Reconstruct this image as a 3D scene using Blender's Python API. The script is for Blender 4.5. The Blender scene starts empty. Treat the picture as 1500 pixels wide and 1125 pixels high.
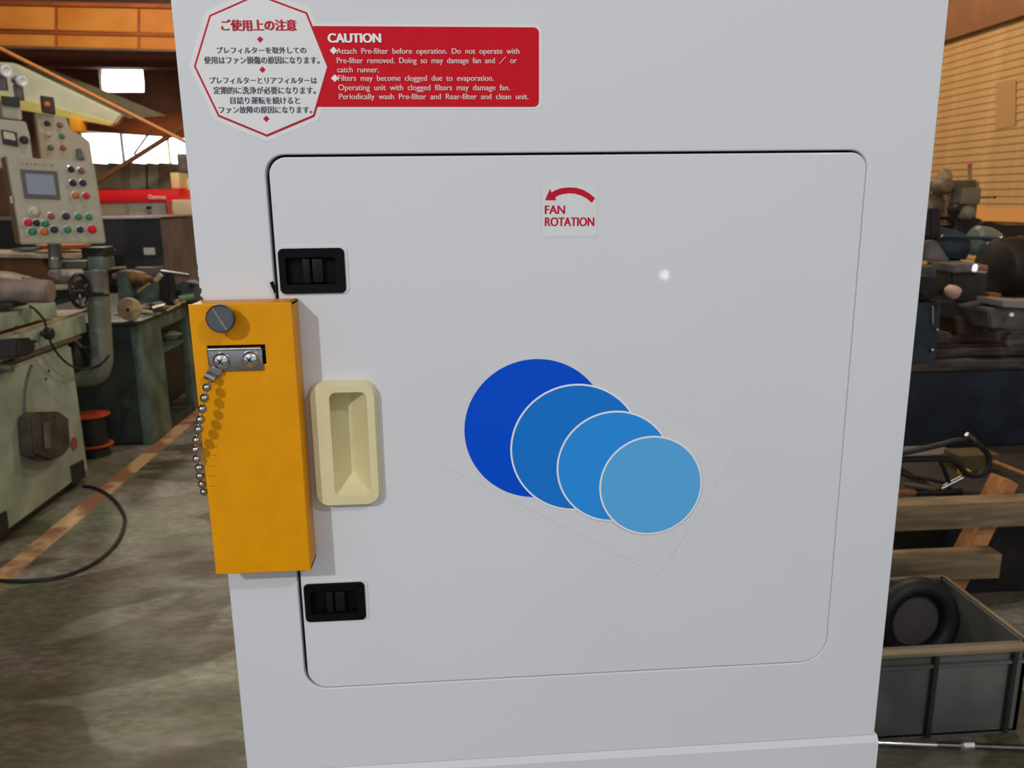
import bpy, bmesh, math, random
from mathutils import Vector, Matrix
random.seed(7)
S = bpy.context.scene
C = S.collection

# ------------------------------------------------------------------ camera, world, lights, exposure
F = 1171.6; YAW, PITCH, ROLL = .07087, .22568, -.0124
CP = Vector((.2234, -.7223, 1.45))
fwd = Vector((math.sin(YAW)*math.cos(PITCH), math.cos(YAW)*math.cos(PITCH), -math.sin(PITCH)))
rt0 = Vector((math.cos(YAW), -math.sin(YAW), 0)); up0 = rt0.cross(fwd)
rt = rt0*math.cos(ROLL) + up0*math.sin(ROLL); up = up0*math.cos(ROLL) - rt0*math.sin(ROLL)
cd = bpy.data.cameras.new('camera'); cam = bpy.data.objects.new('camera', cd); C.objects.link(cam)
M3 = Matrix((rt, up, -fwd)).transposed()
cam.matrix_world = Matrix.Translation(CP) @ M3.to_4x4()
cd.sensor_width = 36; cd.lens = F/1500*36; cd.clip_start = .02; cd.clip_end = 200
cd.dof.use_dof = True; cd.dof.focus_distance = .74; cd.dof.aperture_fstop = 13
S.camera = cam
w = bpy.data.worlds.new('world'); S.world = w; w.use_nodes = True
bg = w.node_tree.nodes['Background']; bg.inputs[0].default_value = (.93, .97, 1.05, 1); bg.inputs[1].default_value = .56
S.view_settings.view_transform = 'Standard'; S.view_settings.look = 'None'
S.view_settings.gamma = 1; S.view_settings.use_curve_mapping = False
S.view_settings.exposure = -.04
def lamp(name, kind, loc, energy, color=(1, 1, 1), size=.1, target=None, size_y=None, spot=None):
    l = bpy.data.lights.new(name, kind); l.energy = energy; l.color = color
    if kind == 'AREA':
        l.size = size
        if size_y: l.shape = 'RECTANGLE'; l.size_y = size_y
    else: l.shadow_soft_size = size
    if spot: l.spot_size = spot; l.spot_blend = .4
    o = bpy.data.objects.new(name, l); C.objects.link(o); o.location = loc
    if target is not None:
        o.rotation_euler = (Vector(target)-Vector(loc)).to_track_quat('-Z', 'Y').to_euler()
    return o
lamp('bay_lamp', 'POINT', (-1.55, -3.0, 3.15), 215, (1, .985, .97), .05)
lamp('bay_lamp', 'POINT', (2.5, -3.0, 4.1), 150, (1, .985, .97), .07)
lamp('fill_lamp', 'POINT', (-3.2, 9.0, 5.2), 520, (1, .88, .70), .3)  # unseen fill added to brighten the far left background
lamp('fill_lamp', 'POINT', (-.6, 3.2, 4.6), 95, (1, .95, .88), .10)  # unseen fill added to lighten the left aisle floor
lamp('fill_lamp', 'POINT', (2.2, 7.0, 4.4), 260, (1, .80, .54), .25)  # unseen warm fill added to brighten the right side
lamp('fill_lamp', 'POINT', (2.3, 2.7, 3.9), 120, (1, .86, .66), .15)  # unseen warm fill added to light the timber tops at right
lamp('glint_lamp', 'POINT', (1.028, -2.3, 1.165), .45, (1, 1, 1), .016)  # unseen lamp added to make the small highlight on the door

# ------------------------------------------------------------------ measuring helpers (photo pixel on a plane of the place -> metres)
def ray(x, y): return fwd + rt*((x-750)/F) - up*((y-562.5)/F)
def onY(x, y, v): d = ray(x, y); return CP + d*((v-CP.y)/d.y)
def onX(x, y, v): d = ray(x, y); return CP + d*((v-CP.x)/d.x)
def onZ(x, y, v): d = ray(x, y); return CP + d*((v-CP.z)/d.z)
def onP(x, y, p, n): d = ray(x, y); return CP + d*((Vector(p)-CP).dot(n)/d.dot(n))

# ------------------------------------------------------------------ materials
def lin(v): v /= 255; return v/12.92 if v <= .04045 else ((v+.055)/1.055)**2.4
def col(r, g, b, k=1): return (lin(r)*k, lin(g)*k, lin(b)*k, 1)
MATS = {}
def mat(name, c, rough=.5, metal=0, var=.0, scale=8, c2=None, bump=0, bscale=60, coat=0, spec=.5, emit=None, emis=0, stretch=None, detail=6, lo=.4, hi=.65):
    if name in MATS: return MATS[name]
    m = bpy.data.materials.new(name); m.use_nodes = True; N = m.node_tree.nodes; L = m.node_tree.links
    b = N['Principled BSDF']; b.inputs['Base Color'].default_value = c
    b.inputs['Roughness'].default_value = rough; b.inputs['Metallic'].default_value = metal
    b.inputs['Coat Weight'].default_value = coat; b.inputs['Specular IOR Level'].default_value = spec
    if emit: b.inputs['Emission Color'].default_value = emit; b.inputs['Emission Strength'].default_value = emis
    tc = N.new('ShaderNodeTexCoord'); mp = N.new('ShaderNodeMapping'); L.new(tc.outputs['Object'], mp.inputs[0])
    if stretch: mp.inputs['Scale'].default_value = stretch
    if var or c2:
        n = N.new('ShaderNodeTexNoise'); n.inputs['Scale'].default_value = scale; n.inputs['Detail'].default_value = detail
        L.new(mp.outputs[0], n.inputs[0])
        r = N.new('ShaderNodeValToRGB'); r.color_ramp.elements[0].position = lo; r.color_ramp.elements[1].position = hi
        r.color_ramp.elements[0].color = c2 or tuple(v*(1-var) for v in c[:3])+(1,)
        r.color_ramp.elements[1].color = c
        L.new(n.outputs[0], r.inputs[0]); L.new(r.outputs[0], b.inputs['Base Color'])
    if bump:
        n2 = N.new('ShaderNodeTexNoise'); n2.inputs['Scale'].default_value = bscale; L.new(mp.outputs[0], n2.inputs[0])
        bp = N.new('ShaderNodeBump'); bp.inputs['Strength'].default_value = bump; bp.inputs['Distance'].default_value = .002
        L.new(n2.outputs[0], bp.inputs['Height']); L.new(bp.outputs[0], b.inputs['Normal'])
    MATS[name] = m; return m
white = mat('white_paint', (.69, .71, .735, 1), .3, var=.03, scale=3, bump=.02, bscale=40, spec=.3, coat=.25)
white.node_tree.nodes['Principled BSDF'].inputs['Coat Roughness'].default_value = .035
whited = mat('white_paint_edge', (.60, .61, .60, 1), .35, var=.1, scale=6)
gapm = mat('gap_dark', (.012, .012, .014, 1), .8)
stick = mat('sticker_white', (.76, .76, .76, 1), .35, var=.02)
stick2 = mat('sticker_white_two', (.72, .735, .74, 1), .3, var=.02)
red = mat('sticker_red', (.62, .002, .012, 1), .3, var=.06, scale=30, spec=.22)
redp = mat('print_red', (.55, .004, .03, 1), .4, spec=.2)
ink = mat('print_ink', col(62, 66, 76), .5)
pinkish = mat('print_pale', col(236, 196, 196), .5)
whiteink = mat('print_white', (.85, .83, .8, 1), .5)
film = mat('clear_film', (.685, .703, .727, 1), .3, spec=.3, coat=.25)
filmedge = mat('film_edge', (.61, .615, .61, 1), .5)
yellow = mat('yellow_paint', (.80, .33, .0, 1), .42, spec=.2, var=.07, scale=40, bump=.04, bscale=200)
cream = mat('cream_plastic', col(226, 216, 170, 1.0), .42, var=.08, scale=14)
black = mat('black_plastic', (.003, .003, .0032, 1), .5, spec=.12)
black2 = mat('black_slider', (.006, .006, .0065, 1), .45, spec=.2)
steel = mat('steel', (.36, .36, .365, 1), .3, 1, var=.15, scale=60, bump=.05, bscale=300)
steeld = mat('steel_dark', (.17, .17, .18, 1), .35, 1, var=.2, scale=40)
chrome = mat('chrome', (.75, .75, .77, 1), .12, 1)
blues = [mat('blue_%s' % n, c_, .4, var=.02, scale=60, spec=.15) for n, c_ in (('deep', col(0, 80, 214)), ('mid', col(24, 122, 216)), ('soft', col(44, 148, 234)), ('pale', col(92, 176, 234)))]
mint = mat('mint_green_paint', col(172, 186, 170), .5, c2=col(144, 160, 146), scale=5, bump=.05)
mint2 = mat('pale_green_paint', col(178, 196, 176), .5, c2=col(146, 166, 148), scale=9)
pinkm = mat('dusty_bare_metal', col(205, 184, 165), .5, c2=col(160, 150, 128), scale=9)
dgreen = mat('dark_green_paint', col(52, 68, 60), .5, c2=col(34, 46, 42), scale=6)
mgreen = mat('mid_green_paint', col(100, 120, 106), .5, c2=col(72, 86, 78), scale=7)
panelm = mat('panel_beige_grey', col(186, 183, 162), .5, c2=col(172, 170, 150), scale=6)
brownside = mat('brown_grey_metal', col(140, 112, 84), .6, var=.15)
gpipe = mat('grey_green_pipe', col(138, 146, 132), .38, metal=.3, var=.15, scale=14)
dark = mat('dark_metal', (.018, .018, .02, 1), .5, var=.3)
darkrub = mat('black_rubber', (.010, .010, .011, 1), .55)
greym = mat('grey_metal', col(120, 114, 112), .5, c2=col(84, 80, 80), scale=6)
screenm = mat('screen_grey', col(120, 132, 142), .25, emit=(.3, .36, .42, 1), emis=.15)
orange = mat('orange_girder', col(222, 150, 62), .5, c2=col(204, 124, 44), scale=1.2)
orange2 = mat('orange_brown_steel', col(176, 92, 34), .6, c2=col(140, 72, 34), scale=1.5)
brownwall = mat('brown_wall', col(138, 104, 78), .8, c2=col(104, 76, 62), scale=.7)
greywall = mat('grey_brown_siding', col(140, 126, 104), .7, c2=col(112, 100, 84), scale=1.2, stretch=(4, 1, .3))
slatm = mat('tan_siding', col(204, 164, 110), .6, c2=col(188, 146, 94), scale=3)
palegr = mat('pale_grey_green', col(196, 202, 182), .5, c2=col(170, 180, 160), scale=2)
olive = mat('olive_yellow', col(196, 190, 110), .5, var=.1)
redm = mat('bright_red_machine', col(240, 22, 28), .4)
beige = mat('beige_machine', col(214, 200, 168), .5, var=.05)
cardb = mat('brown_board', col(118, 80, 46), .8, c2=col(98, 66, 40), scale=8)
bagm = mat('plastic_bag', col(196, 184, 168), .4, c2=col(130, 120, 112), scale=18)
discm = mat('tan_disc', col(190, 164, 122), .6, c2=col(160, 136, 100), scale=20)
teal = mat('teal_paint', col(72, 86, 94), .3, c2=col(48, 60, 68), scale=6)
navy = mat('navy_paint', col(38, 52, 68), .45, c2=col(28, 38, 50), scale=6)
bedm = mat('bed_metal', col(112, 104, 96), .4, c2=col(70, 62, 58), scale=5, stretch=(1, 1, 8))
wood = mat('wood_plank', col(146, 122, 90), .7, c2=col(112, 98, 74), scale=6, stretch=(1, 8, 8))
wood2 = mat('wood_orange', col(198, 140, 84), .7, c2=col(168, 112, 66), scale=6, stretch=(4, 4, 1))
ochre = mat('ochre_paint', col(170, 136, 24), .5, var=.25, scale=12)
crate_m = mat('grey_crate_plastic', col(104, 106, 102), .5, c2=col(84, 86, 84), scale=6)
tanmill = mat('tan_mill', col(150, 124, 88), .5, c2=col(110, 92, 70), scale=8)
rubpink = mat('pink_grip', col(205, 168, 150), .5)
gbtn = mat('button_green', col(60, 140, 100), .35); rbtn = mat('button_red', col(220, 20, 40), .35)
obtn = mat('button_amber', col(214, 120, 50), .35); nbtn = mat('button_navy', col(40, 46, 76), .35)
bbtn = mat('button_cream', col(200, 190, 165), .4); rbtn2 = mat('button_dull_red', col(150, 90, 80), .4)
rimred = mat('orange_red_rim', col(200, 84, 46), .5)

# floor material: worn green paint over grey-brown concrete, cast shadows painted in as dark patches
def floor_mat():
    m = bpy.data.materials.new('floor_worn_shadowed'); m.use_nodes = True; N = m.node_tree.nodes; L = m.node_tree.links
    b = N['Principled BSDF']; tc = N.new('ShaderNodeTexCoord')
    mp = N.new('ShaderNodeMapping'); mp.inputs['Scale'].default_value = (.7, 1.5, 1); L.new(tc.outputs['Object'], mp.inputs[0])
    def noise(s, d=8, dis=0):
        n = N.new('ShaderNodeTexNoise'); n.inputs['Scale'].default_value = s; n.inputs['Detail'].default_value = d
        n.inputs['Distortion'].default_value = dis; L.new(mp.outputs[0], n.inputs[0]); return n
    def ramp(src, p0, p1, c0, c1):
        r = N.new('ShaderNodeValToRGB'); e = r.color_ramp.elements; e[0].position, e[1].position = p0, p1
        e[0].color, e[1].color = c0, c1; L.new(src.outputs[0], r.inputs[0]); return r
    base = ramp(noise(1.7, 8, .6), .38, .62, col(146, 136, 128), col(124, 140, 112))
    patch = ramp(noise(.9, 5, 1.2), .45, .56, col(160, 150, 148), col(112, 108, 92))
    mx = N.new('ShaderNodeMix'); mx.data_type = 'RGBA'; f = ramp(noise(3.1, 6), .42, .6, (0, 0, 0, 1), (1, 1, 1, 1))
    L.new(f.outputs[0], mx.inputs[0]); L.new(base.outputs[0], mx.inputs[6]); L.new(patch.outputs[0], mx.inputs[7])
    mx2 = N.new('ShaderNodeMix'); mx2.data_type = 'RGBA'; f2 = ramp(noise(34, 8), .40, .62, (.7, .7, .7, 1), (0, 0, 0, 1))
    L.new(f2.outputs[0], mx2.inputs[0]); L.new(mx.outputs[2], mx2.inputs[6]); mx2.inputs[7].default_value = col(96, 98, 76)
    L.new(mx2.outputs[2], b.inputs['Base Color'])
    mx3 = N.new('ShaderNodeMix'); mx3.data_type = 'RGBA'; mx3.blend_type = 'MULTIPLY'; f3 = ramp(noise(.62, 2.2, 2.4), .50, .515, (0, 0, 0, 1), (.8, .8, .8, 1))  # sharp-edged dark patches standing in for cast shadows
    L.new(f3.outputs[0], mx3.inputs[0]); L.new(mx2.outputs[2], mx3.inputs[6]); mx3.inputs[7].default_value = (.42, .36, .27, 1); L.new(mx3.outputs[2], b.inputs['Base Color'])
    rr = ramp(noise(5, 6), .35, .65, (.42,)*3+(1,), (.62,)*3+(1,)); L.new(rr.outputs[0], b.inputs['Roughness'])
    bp = N.new('ShaderNodeBump'); bp.inputs['Strength'].default_value = .25; bp.inputs['Distance'].default_value = .004
    n3 = noise(40, 6); L.new(n3.outputs[0], bp.inputs['Height']); L.new(bp.outputs[0], b.inputs['Normal'])
    return m
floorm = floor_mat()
linem = mat('floor_line_ochre', col(206, 172, 130), .5, c2=col(156, 112, 84), scale=3.2, lo=.47, hi=.53)

# ------------------------------------------------------------------ object helpers
WL = {}
def link(name, me, parent=None):
    """centre the mesh on its own bounding box and link it under its parent"""
    vs = [v.co for v in me.vertices]
    lo = Vector([min(v[i] for v in vs) for i in range(3)]); hi = Vector([max(v[i] for v in vs) for i in range(3)])
    c = (lo+hi)/2; me.transform(Matrix.Translation(-c))
    o = bpy.data.objects.new(name, me); C.objects.link(o)
    if parent: o.parent = parent; o.location = c-WL[parent.name]
    else: o.location = c
    WL[o.name] = c
    return o
def tag(o, label, cat=None, group=None):
    o['label'] = label
    if cat: o['category'] = cat
    if group: o['group'] = group
    return o
def thing(name, label, cat, loc, group=None):
    o = bpy.data.objects.new(name, None); C.objects.link(o); o.location = loc; o.empty_display_size = .1
    WL[o.name] = Vector(loc); return tag(o, label, cat, group)
def struct(o): o['kind'] = 'structure'; return o

class MB:
    def __init__(s): s.bm = bmesh.new()
    def box(s, a, b, bev=0, rot=None):
        a, b = Vector(a), Vector(b); c = (a+b)/2; d = b-a
        r = bmesh.ops.create_cube(s.bm, size=1); vs = r['verts']
        for v in vs:
            q = Vector((v.co.x*abs(d.x), v.co.y*abs(d.y), v.co.z*abs(d.z)))
            if rot: q = rot @ q
            v.co = c+q
        if bev:
            es = list({e for v in vs for e in v.link_edges})
            bmesh.ops.bevel(s.bm, geom=es, offset=bev, segments=2, affect='EDGES', profile=.6)
        return s
    def cyl(s, p, q, r1, r2=None, seg=24, cap=True):
        p, q = Vector(p), Vector(q); d = q-p; r2 = r1 if r2 is None else r2
        m = Matrix.Translation((p+q)/2) @ d.to_track_quat('Z', 'Y').to_matrix().to_4x4()
        bmesh.ops.create_cone(s.bm, cap_ends=cap, segments=seg, radius1=r1, radius2=r2, depth=d.length, matrix=m); return s
    def sph(s, p, r, seg=16, sc=(1, 1, 1)):
        m = Matrix.Translation(p) @ Matrix.Diagonal((*sc, 1))
        bmesh.ops.create_uvsphere(s.bm, u_segments=seg, v_segments=max(6, seg//2), radius=r, matrix=m); return s
    def lathe(s, p, ax, prof, seg=28):
        """profile [(along, radius)] turned about axis ax from p"""
        p = Vector(p); ax = Vector(ax).normalized(); R = ax.to_track_quat('Z', 'Y').to_matrix()
        rings = []
        for t, r in prof:
            rings.append([s.bm.verts.new(p + R @ Vector((r*math.cos(6.28319*i/seg), r*math.sin(6.28319*i/seg), t))) for i in range(seg)])
        for A, B in zip(rings, rings[1:]):
            for i in range(seg): s.bm.faces.new((A[i], A[(i+1) % seg], B[(i+1) % seg], B[i]))
        s.bm.faces.new(rings[0][::-1]); s.bm.faces.new(rings[-1]); return s
    def torus(s, p, ax, R_, r, seg=32, ss=10, a0=0, a1=360):
        p = Vector(p); Q = Vector(ax).normalized().to_track_quat('Z', 'Y').to_matrix()
        pts = [p + Q @ Vector((R_*math.cos(math.radians(a0+(a1-a0)*i/seg)), R_*math.sin(math.radians(a0+(a1-a0)*i/seg)), 0)) for i in range(seg+(a1-a0 != 360))]
        return s.tube(pts, r, ss, closed=(a1-a0 == 360), smooth=0)
    def tube(s, pts, r, seg=10, closed=False, smooth=4):
        P = [Vector(p) for p in pts]
        if smooth and len(P) > 2:
            Q = []; n = len(P)
            rng = range(n) if closed else range(n-1)
            for i in rng:
                g = (lambda k: P[k % n]) if closed else (lambda k: P[min(max(k, 0), n-1)])
                a, b, c, d = g(i-1), g(i), g(i+1), g(i+2)
                for j in range(smooth):
                    t = j/smooth
                    Q.append(.5*((2*b)+(c-a)*t+(2*a-5*b+4*c-d)*t*t+(3*b-a-3*c+d)*t**3))
            if not closed: Q.append(P[-1])
            P = Q
        n = len(P); rings = []; u = None
        for i in range(n):
            t = (P[(i+1) % n]-P[i-1]) if closed or 0 < i < n-1 else (P[1]-P[0] if i == 0 else P[-1]-P[-2])
            t.normalize()
            if u is None:
                u = t.orthogonal().normalized()
            u = (u-t*u.dot(t)).normalized(); v = t.cross(u)
            rr = r[min(i, len(r)-1)] if isinstance(r, (list, tuple)) else r
            rings.append([s.bm.verts.new(P[i]+(u*math.cos(6.28319*k/seg)+v*math.sin(6.28319*k/seg))*rr) for k in range(seg)])
        prs = list(zip(rings, rings[1:]))+([(rings[-1], rings[0])] if closed else [])
        for A, B in prs:
            for k in range(seg): s.bm.faces.new((A[k], A[(k+1) % seg], B[(k+1) % seg], B[k]))
        if not closed: s.bm.faces.new(rings[0][::-1]); s.bm.faces.new(rings[-1])
        return s
    def prism(s, pts, off, bev=0):
        """polygon of world points pushed along the vector off"""
        off = Vector(off); A = [s.bm.verts.new(Vector(p)) for p in pts]; B = [s.bm.verts.new(Vector(p)+off) for p in pts]
        fs = [s.bm.faces.new(A), s.bm.faces.new(B[::-1])]; n = len(A)
        for i in range(n): fs.append(s.bm.faces.new((A[i], B[i], B[(i+1) % n], A[(i+1) % n])))
        if bev:
            es = list({e for f in fs for e in f.edges}); bmesh.ops.bevel(s.bm, geom=es, offset=bev, segments=2, affect='EDGES')
        return s
    def loft(s, loops, cap0=False, cap1=False):
        R = [[s.bm.verts.new(Vector(p)) for p in l] for l in loops]; n = len(R[0])
        for A, B in zip(R, R[1:]):
            for i in range(n): s.bm.faces.new((A[i], A[(i+1) % n], B[(i+1) % n], B[i]))
        if cap0: s.bm.faces.new(R[0][::-1])
        if cap1: s.bm.faces.new(R[-1])
        return s
    def build(s, name, m, parent=None, smooth=35):
        bmesh.ops.recalc_face_normals(s.bm, faces=s.bm.faces[:])
        me = bpy.data.meshes.new(name); s.bm.to_mesh(me); s.bm.free()
        if smooth:
            me.polygons.foreach_set('use_smooth', [True]*len(me.polygons)); me.set_sharp_from_angle(angle=math.radians(smooth))
        me.materials.append(m)
        return link(name, me, parent)
def rrect(x0, z0, x1, z1, r, y, n=6):
    """rounded rectangle loop in the plane Y=y; r may be four radii (bl, br, tr, tl)"""
    rs = r if isinstance(r, (list, tuple)) else (r,)*4; P = []
    for (cx, cz, a, q) in ((x0+rs[0], z0+rs[0], 180, rs[0]), (x1-rs[1], z0+rs[1], 270, rs[1]), (x1-rs[2], z1-rs[2], 0, rs[2]), (x0+rs[3], z1-rs[3], 90, rs[3])):
        for i in range(n+1):
            t = math.radians(a+90*i/n); P.append(Vector((cx+q*math.cos(t), y, cz+q*math.sin(t))))
    return P
def sheet(name, loops, m, parent, y, thick, bev=0):
    """flat sheet facing the camera (plane Y=y, thickness thick behind it); loops in (x, z), later loops are holes"""
    cu = bpy.data.curves.new(name, 'CURVE'); cu.dimensions = '2D'; cu.fill_mode = 'BOTH'
    cu.extrude = max(thick/2-bev, 1e-5); cu.bevel_depth = bev; cu.bevel_resolution = 2; cu.offset = -bev
    for l in loops:
        sp = cu.splines.new('POLY'); sp.points.add(len(l)-1); sp.use_cyclic_u = True
        for p, q in zip(sp.points, l): p.co = (q[0], q[1], 0, 1)
    me = curve_mesh(cu, name); me.materials.append(m)
    me.transform(Matrix.Translation((0, y+thick/2, 0)) @ Matrix.Rotation(math.pi/2, 4, 'X'))
    if bev:
        me.polygons.foreach_set('use_smooth', [True]*len(me.polygons)); me.set_sharp_from_angle(angle=math.radians(40))
    return link(name, me, parent)
def curve_mesh(cu, name):
    o = bpy.data.objects.new('tmp', cu); C.objects.link(o); bpy.context.view_layer.update()
    dg = bpy.context.evaluated_depsgraph_get(); me = bpy.data.meshes.new_from_object(o.evaluated_get(dg)); me.name = name
    bpy.data.objects.remove(o); bpy.data.curves.remove(cu); return me
def xz(loop): return [(p[0], p[2]) for p in loop]
def text(name, body, px0, px1, ytop, ybase, y, m, parent, bold=0, word=1, thick=.00005, cap=.72, skew=None, fat=()):
    """a line of print on the plane Y=y: its left/right ends, cap top and baseline measured on the photograph"""
    a = onY(px0, ybase, y); b = onY(px1, ybase if skew is None else skew, y); t = onY(px0, ytop, y)
    cu = bpy.data.curves.new(name, 'FONT'); cu.body = body; cu.size = 1; cu.space_word = word; cu.offset = bold; cu.extrude = .003
    me = curve_mesh(cu, name)
    xs = [v.co.x for v in me.vertices]; x0, x1 = min(xs), max(xs)
    h = abs(t.z-a.z)/cap; d = Vector((b.x-a.x, 0, b.z-a.z)); sx = d.length/(x1-x0)
    ang = math.atan2(d.z, d.x)
    me.transform(Matrix.Translation(a) @ Matrix.Rotation(-ang, 4, 'Y') @ Matrix.Rotation(math.pi/2, 4, 'X') @ Matrix.Diagonal((sx, h, thick/.003, 1)) @ Matrix.Translation((-x0, 0, 0)))
    if fat:
        bm = bmesh.new()
        for k, dx in enumerate(fat):
            n0 = len(bm.verts); bm.from_mesh(me); bm.verts.ensure_lookup_table()
            for v in bm.verts[n0:]: v.co.x += dx*.00062; v.co.y -= k*.00008
        bm.to_mesh(me); bm.free()
    me.materials.append(m); return link(name, me, parent)
def pY(pts, Y): return [onY(x, y, Y) for x, y in pts]
def pX(pts, X): return [onX(x, y, X) for x, y in pts]
def boxY(px, py, qx, qy, Y, dep, bev=0):
    """axis-aligned box whose near face spans the measured corners on the plane Y"""
    a, b = onY(px, py, Y), onY(qx, qy, Y); return MB().box((min(a.x, b.x), Y, min(a.z, b.z)), (max(a.x, b.x), Y+dep, max(a.z, b.z)), bev)

# ================================================================== SETTING
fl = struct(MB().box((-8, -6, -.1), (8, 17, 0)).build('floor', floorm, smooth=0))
MB().box((-1.665, -4, 0), (-1.57, 12, .0015)).build('painted_line', linem, fl, 0)
BWY = 16.0
# back wall with a small high window and a long strip of windows
def at16(x, y): v = onY(x, y, BWY); return (v.x, v.z)
hole = lambda x0, y0, x1, y1: [at16(x0, y1), at16(x1, y1), at16(x1, y0), at16(x0, y0)]
wb = struct(sheet('wall_back', [[(-8, 0), (8, 0), (8, 6.2), (-8, 6.2)],
    [at16(145, 135), at16(211, 135), at16(211, 98), at16(146, 98)],
    [at16(98, 240), at16(300, 246), at16(300, 193), at16(98, 193)]], brownwall, None, BWY, .2))
# grey-brown siding sheets below the strip window
gs = [(128, 158, 0), (158, 190, 0), (190, 214, 1), (214, 216.5, 2), (216.5, 232, 1), (232, 262, 0), (262, 300, 0)]
for x0, x1, k in gs:
    p = pY([(x0, 277), (x1-.4, 277), (x1-.4, 240), (x0, 238)], BWY-.15)
    MB().prism(p, (0, .06 if k != 2 else .03, 0)).build('siding_panel', {0: greywall, 1: mat('grey_siding', col(150, 152, 130), .6, var=.1), 2: dark}[k], wb, 0)
w1 = struct(boxY(103, 196, 300, 243, BWY+.12, .02).build('window_1', mat('window_glass', (.9, .95, 1, 1), .05), smooth=0))
gm = mat('frosted_pane_daylight', (.9, .95, 1, 1), .3, emit=(.96, 1, 1.02, 1), emis=4.0)
w1.data.materials[0] = gm
for x in (118, 178, 246): boxY(x-1.6, 190, x+2, 243, BWY-.04, .1).build('window_post', mgreen if x != 246 else olive, w1, 0)
w2 = struct(boxY(144, 96, 212, 136, BWY+.12, .02).build('window_2', gm, smooth=0))
for q in ((143, 96, 146, 137), (210, 96, 213, 137)): boxY(*q, BWY-.03, .1).build('window_frame', brownwall, w2, 0)
# right wall of tan horizontal siding boards, brown lintel above
WRX = 5.0
wr = struct(MB().box((WRX+.06, -3, 0), (WRX+.2, 17, 6.2)).build('wall_right', brownwall, smooth=0))
for k in range(38):
    z = .55+k*.0625
    s_ = MB(); y0, y1 = 3, 12
    s_.prism([(WRX+.06, y0, z), (WRX+.006, y0, z+.002), (WRX+.001, y0, z+.012), (WRX+.009, y0, z+.0622), (WRX+.06, y0, z+.0618)], (0, y1-y0, 0))
    s_.build('siding_board', slatm, wr, 0)
MB().box((WRX-.06, 3, 2.88), (WRX+.06, 12, 3.22)).build('lintel', mat('lintel_brown', col(160, 108, 68), .7, c2=col(134, 88, 54), scale=2), wr, 0)
MB().prism(pX([(1459, 122), (1488, 116), (1487, 184), (1459, 190)], WRX-.004), (.003, 0, 0)).build('darker_patch', mat('patch_brown', col(186, 142, 92), .6), wr, 0)  # thin sheet a little darker than the boards
MB().box((WRX-.03, 4.6, 1.22), (WRX-.021, 6.9, 1.33)).build('sill_board', mat('sill_orange', col(236, 170, 96), .5), wr, 0)
struct(MB().box((-8.1, -3, 0), (-8, 17, 6.2)).build('wall_left', brownwall, smooth=0))
struct(MB().box((-8, -3, 6.2), (8, 17, 6.4)).build('ceiling', mat('ceiling_brown', col(100, 76, 58), .8), smooth=0))
# steel above the left aisle
def beam(name, pts, Y, dep, m, lab=None):
    o = MB().prism(pY(pts, Y), (0, dep, 0)).build(name, m, smooth=0)
    return o
cg = thing('crane_girder', 'orange overhead crane girder with bolted web plates, highest steel at upper left', 'girder', onY(130, 68, 13))
edges = [-200, 82, 203, 420]
for i in range(3):
    x0, x1 = edges[i], edges[i+1]
    yt = lambda x: 8+x*.02; ym = lambda x: 43+x*.028; yb = lambda x: 67+x*.025
    MB().prism(pY([(x0+.7, ym(x0)-1.2), (x1-.7, ym(x1)-1.2), (x1-.7, yt(x1)), (x0+.7, yt(x0))], 13), (0, .3, 0), .01).build('web_plate', orange, cg)
    MB().prism(pY([(x0+.7, yb(x0)), (x1-.7, yb(x1)), (x1-.7, ym(x1)+1.2), (x0+.7, ym(x0)+1.2)], 13), (0, .26, 0), .01).build('web_plate', orange, cg)
    if 0 < i: MB().prism(pY([(x0-1.2, yb(x0)), (x0+1.2, yb(x0)), (x0+1.2, yt(x0)), (x0-1.2, yt(x0))], 12.97), (0, .05, 0)).build('stiffener', orange2, cg, 0)
MB().prism(pY([(-200, 3), (420, 15), (420, 9), (-200, -3)], 12.95), (0, .4, 0)).build('top_flange', orange2, cg, 0)
MB().prism(pY([(-200, 66), (420, 79), (420, 76), (-200, 62)], 12.95), (0, .36, 0)).build('bottom_flange', brownwall, cg, 0)
MB().prism(pY([(-200, 44), (420, 56.5), (420, 53), (-200, 40)], 12.96), (0, .3, 0)).build('web_rail', orange2, cg, 0)
b1 = MB().prism(pY([(100, 190), (330, 206), (330, 166), (100, 166)], 15.2), (0, .3, 0), .01).build('trim_1', orange2, smooth=0); struct(b1)
b2 = MB().prism(pY([(-60, 96), (330, 100), (330, 74), (-60, 68)], 15.4), (0, .3, 0)).build('trim_2', mat('dark_red_brown', col(104, 62, 50), .7), smooth=0); struct(b2)
def rod(name, a, b, r, m, label, cat='brace'):
    return tag(MB().cyl(a, b, r, seg=8).build(name, m), label, cat)
struct(MB().cyl(onY(-10, 66, 10.5), onY(300, 222, 10.5), .024, seg=8).build('trim_3', mat('brace_orange', col(184, 122, 66), .5, var=.1)))
struct(MB().cyl(onY(133, 272, 14.6), onY(300, 166, 14.6), .045, seg=8).build('trim_4', mat('brace_brown', col(150, 104, 66), .6, var=.1)))
struct(MB().cyl(onY(196, 226, 15.0), onY(222, 190, 15.0), .02, seg=8).build('trim_5', greym))
MB_ = MB().prism(pY([(16, 96), (60, 96), (240, 168), (185, 172), (100, 140)], 13.9), (0, .15, 0)); tag(MB_.build('roof_pipe', mat('dull_olive', col(132, 128, 96), .6, var=.15), smooth=0), 'dull olive slanting roof member behind the orange diagonal brace', 'beam')
du = thing('air_duct', 'large pale grey-green square duct slanting down beneath the orange diagonal brace', 'duct', onY(90, 150, 11))
MB().prism(pY([(-40, 88), (20, 92), (178, 168), (168, 183), (60, 158), (-40, 128)], 11), (0, .12, 0), .02).build('duct_body', palegr, du)
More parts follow.
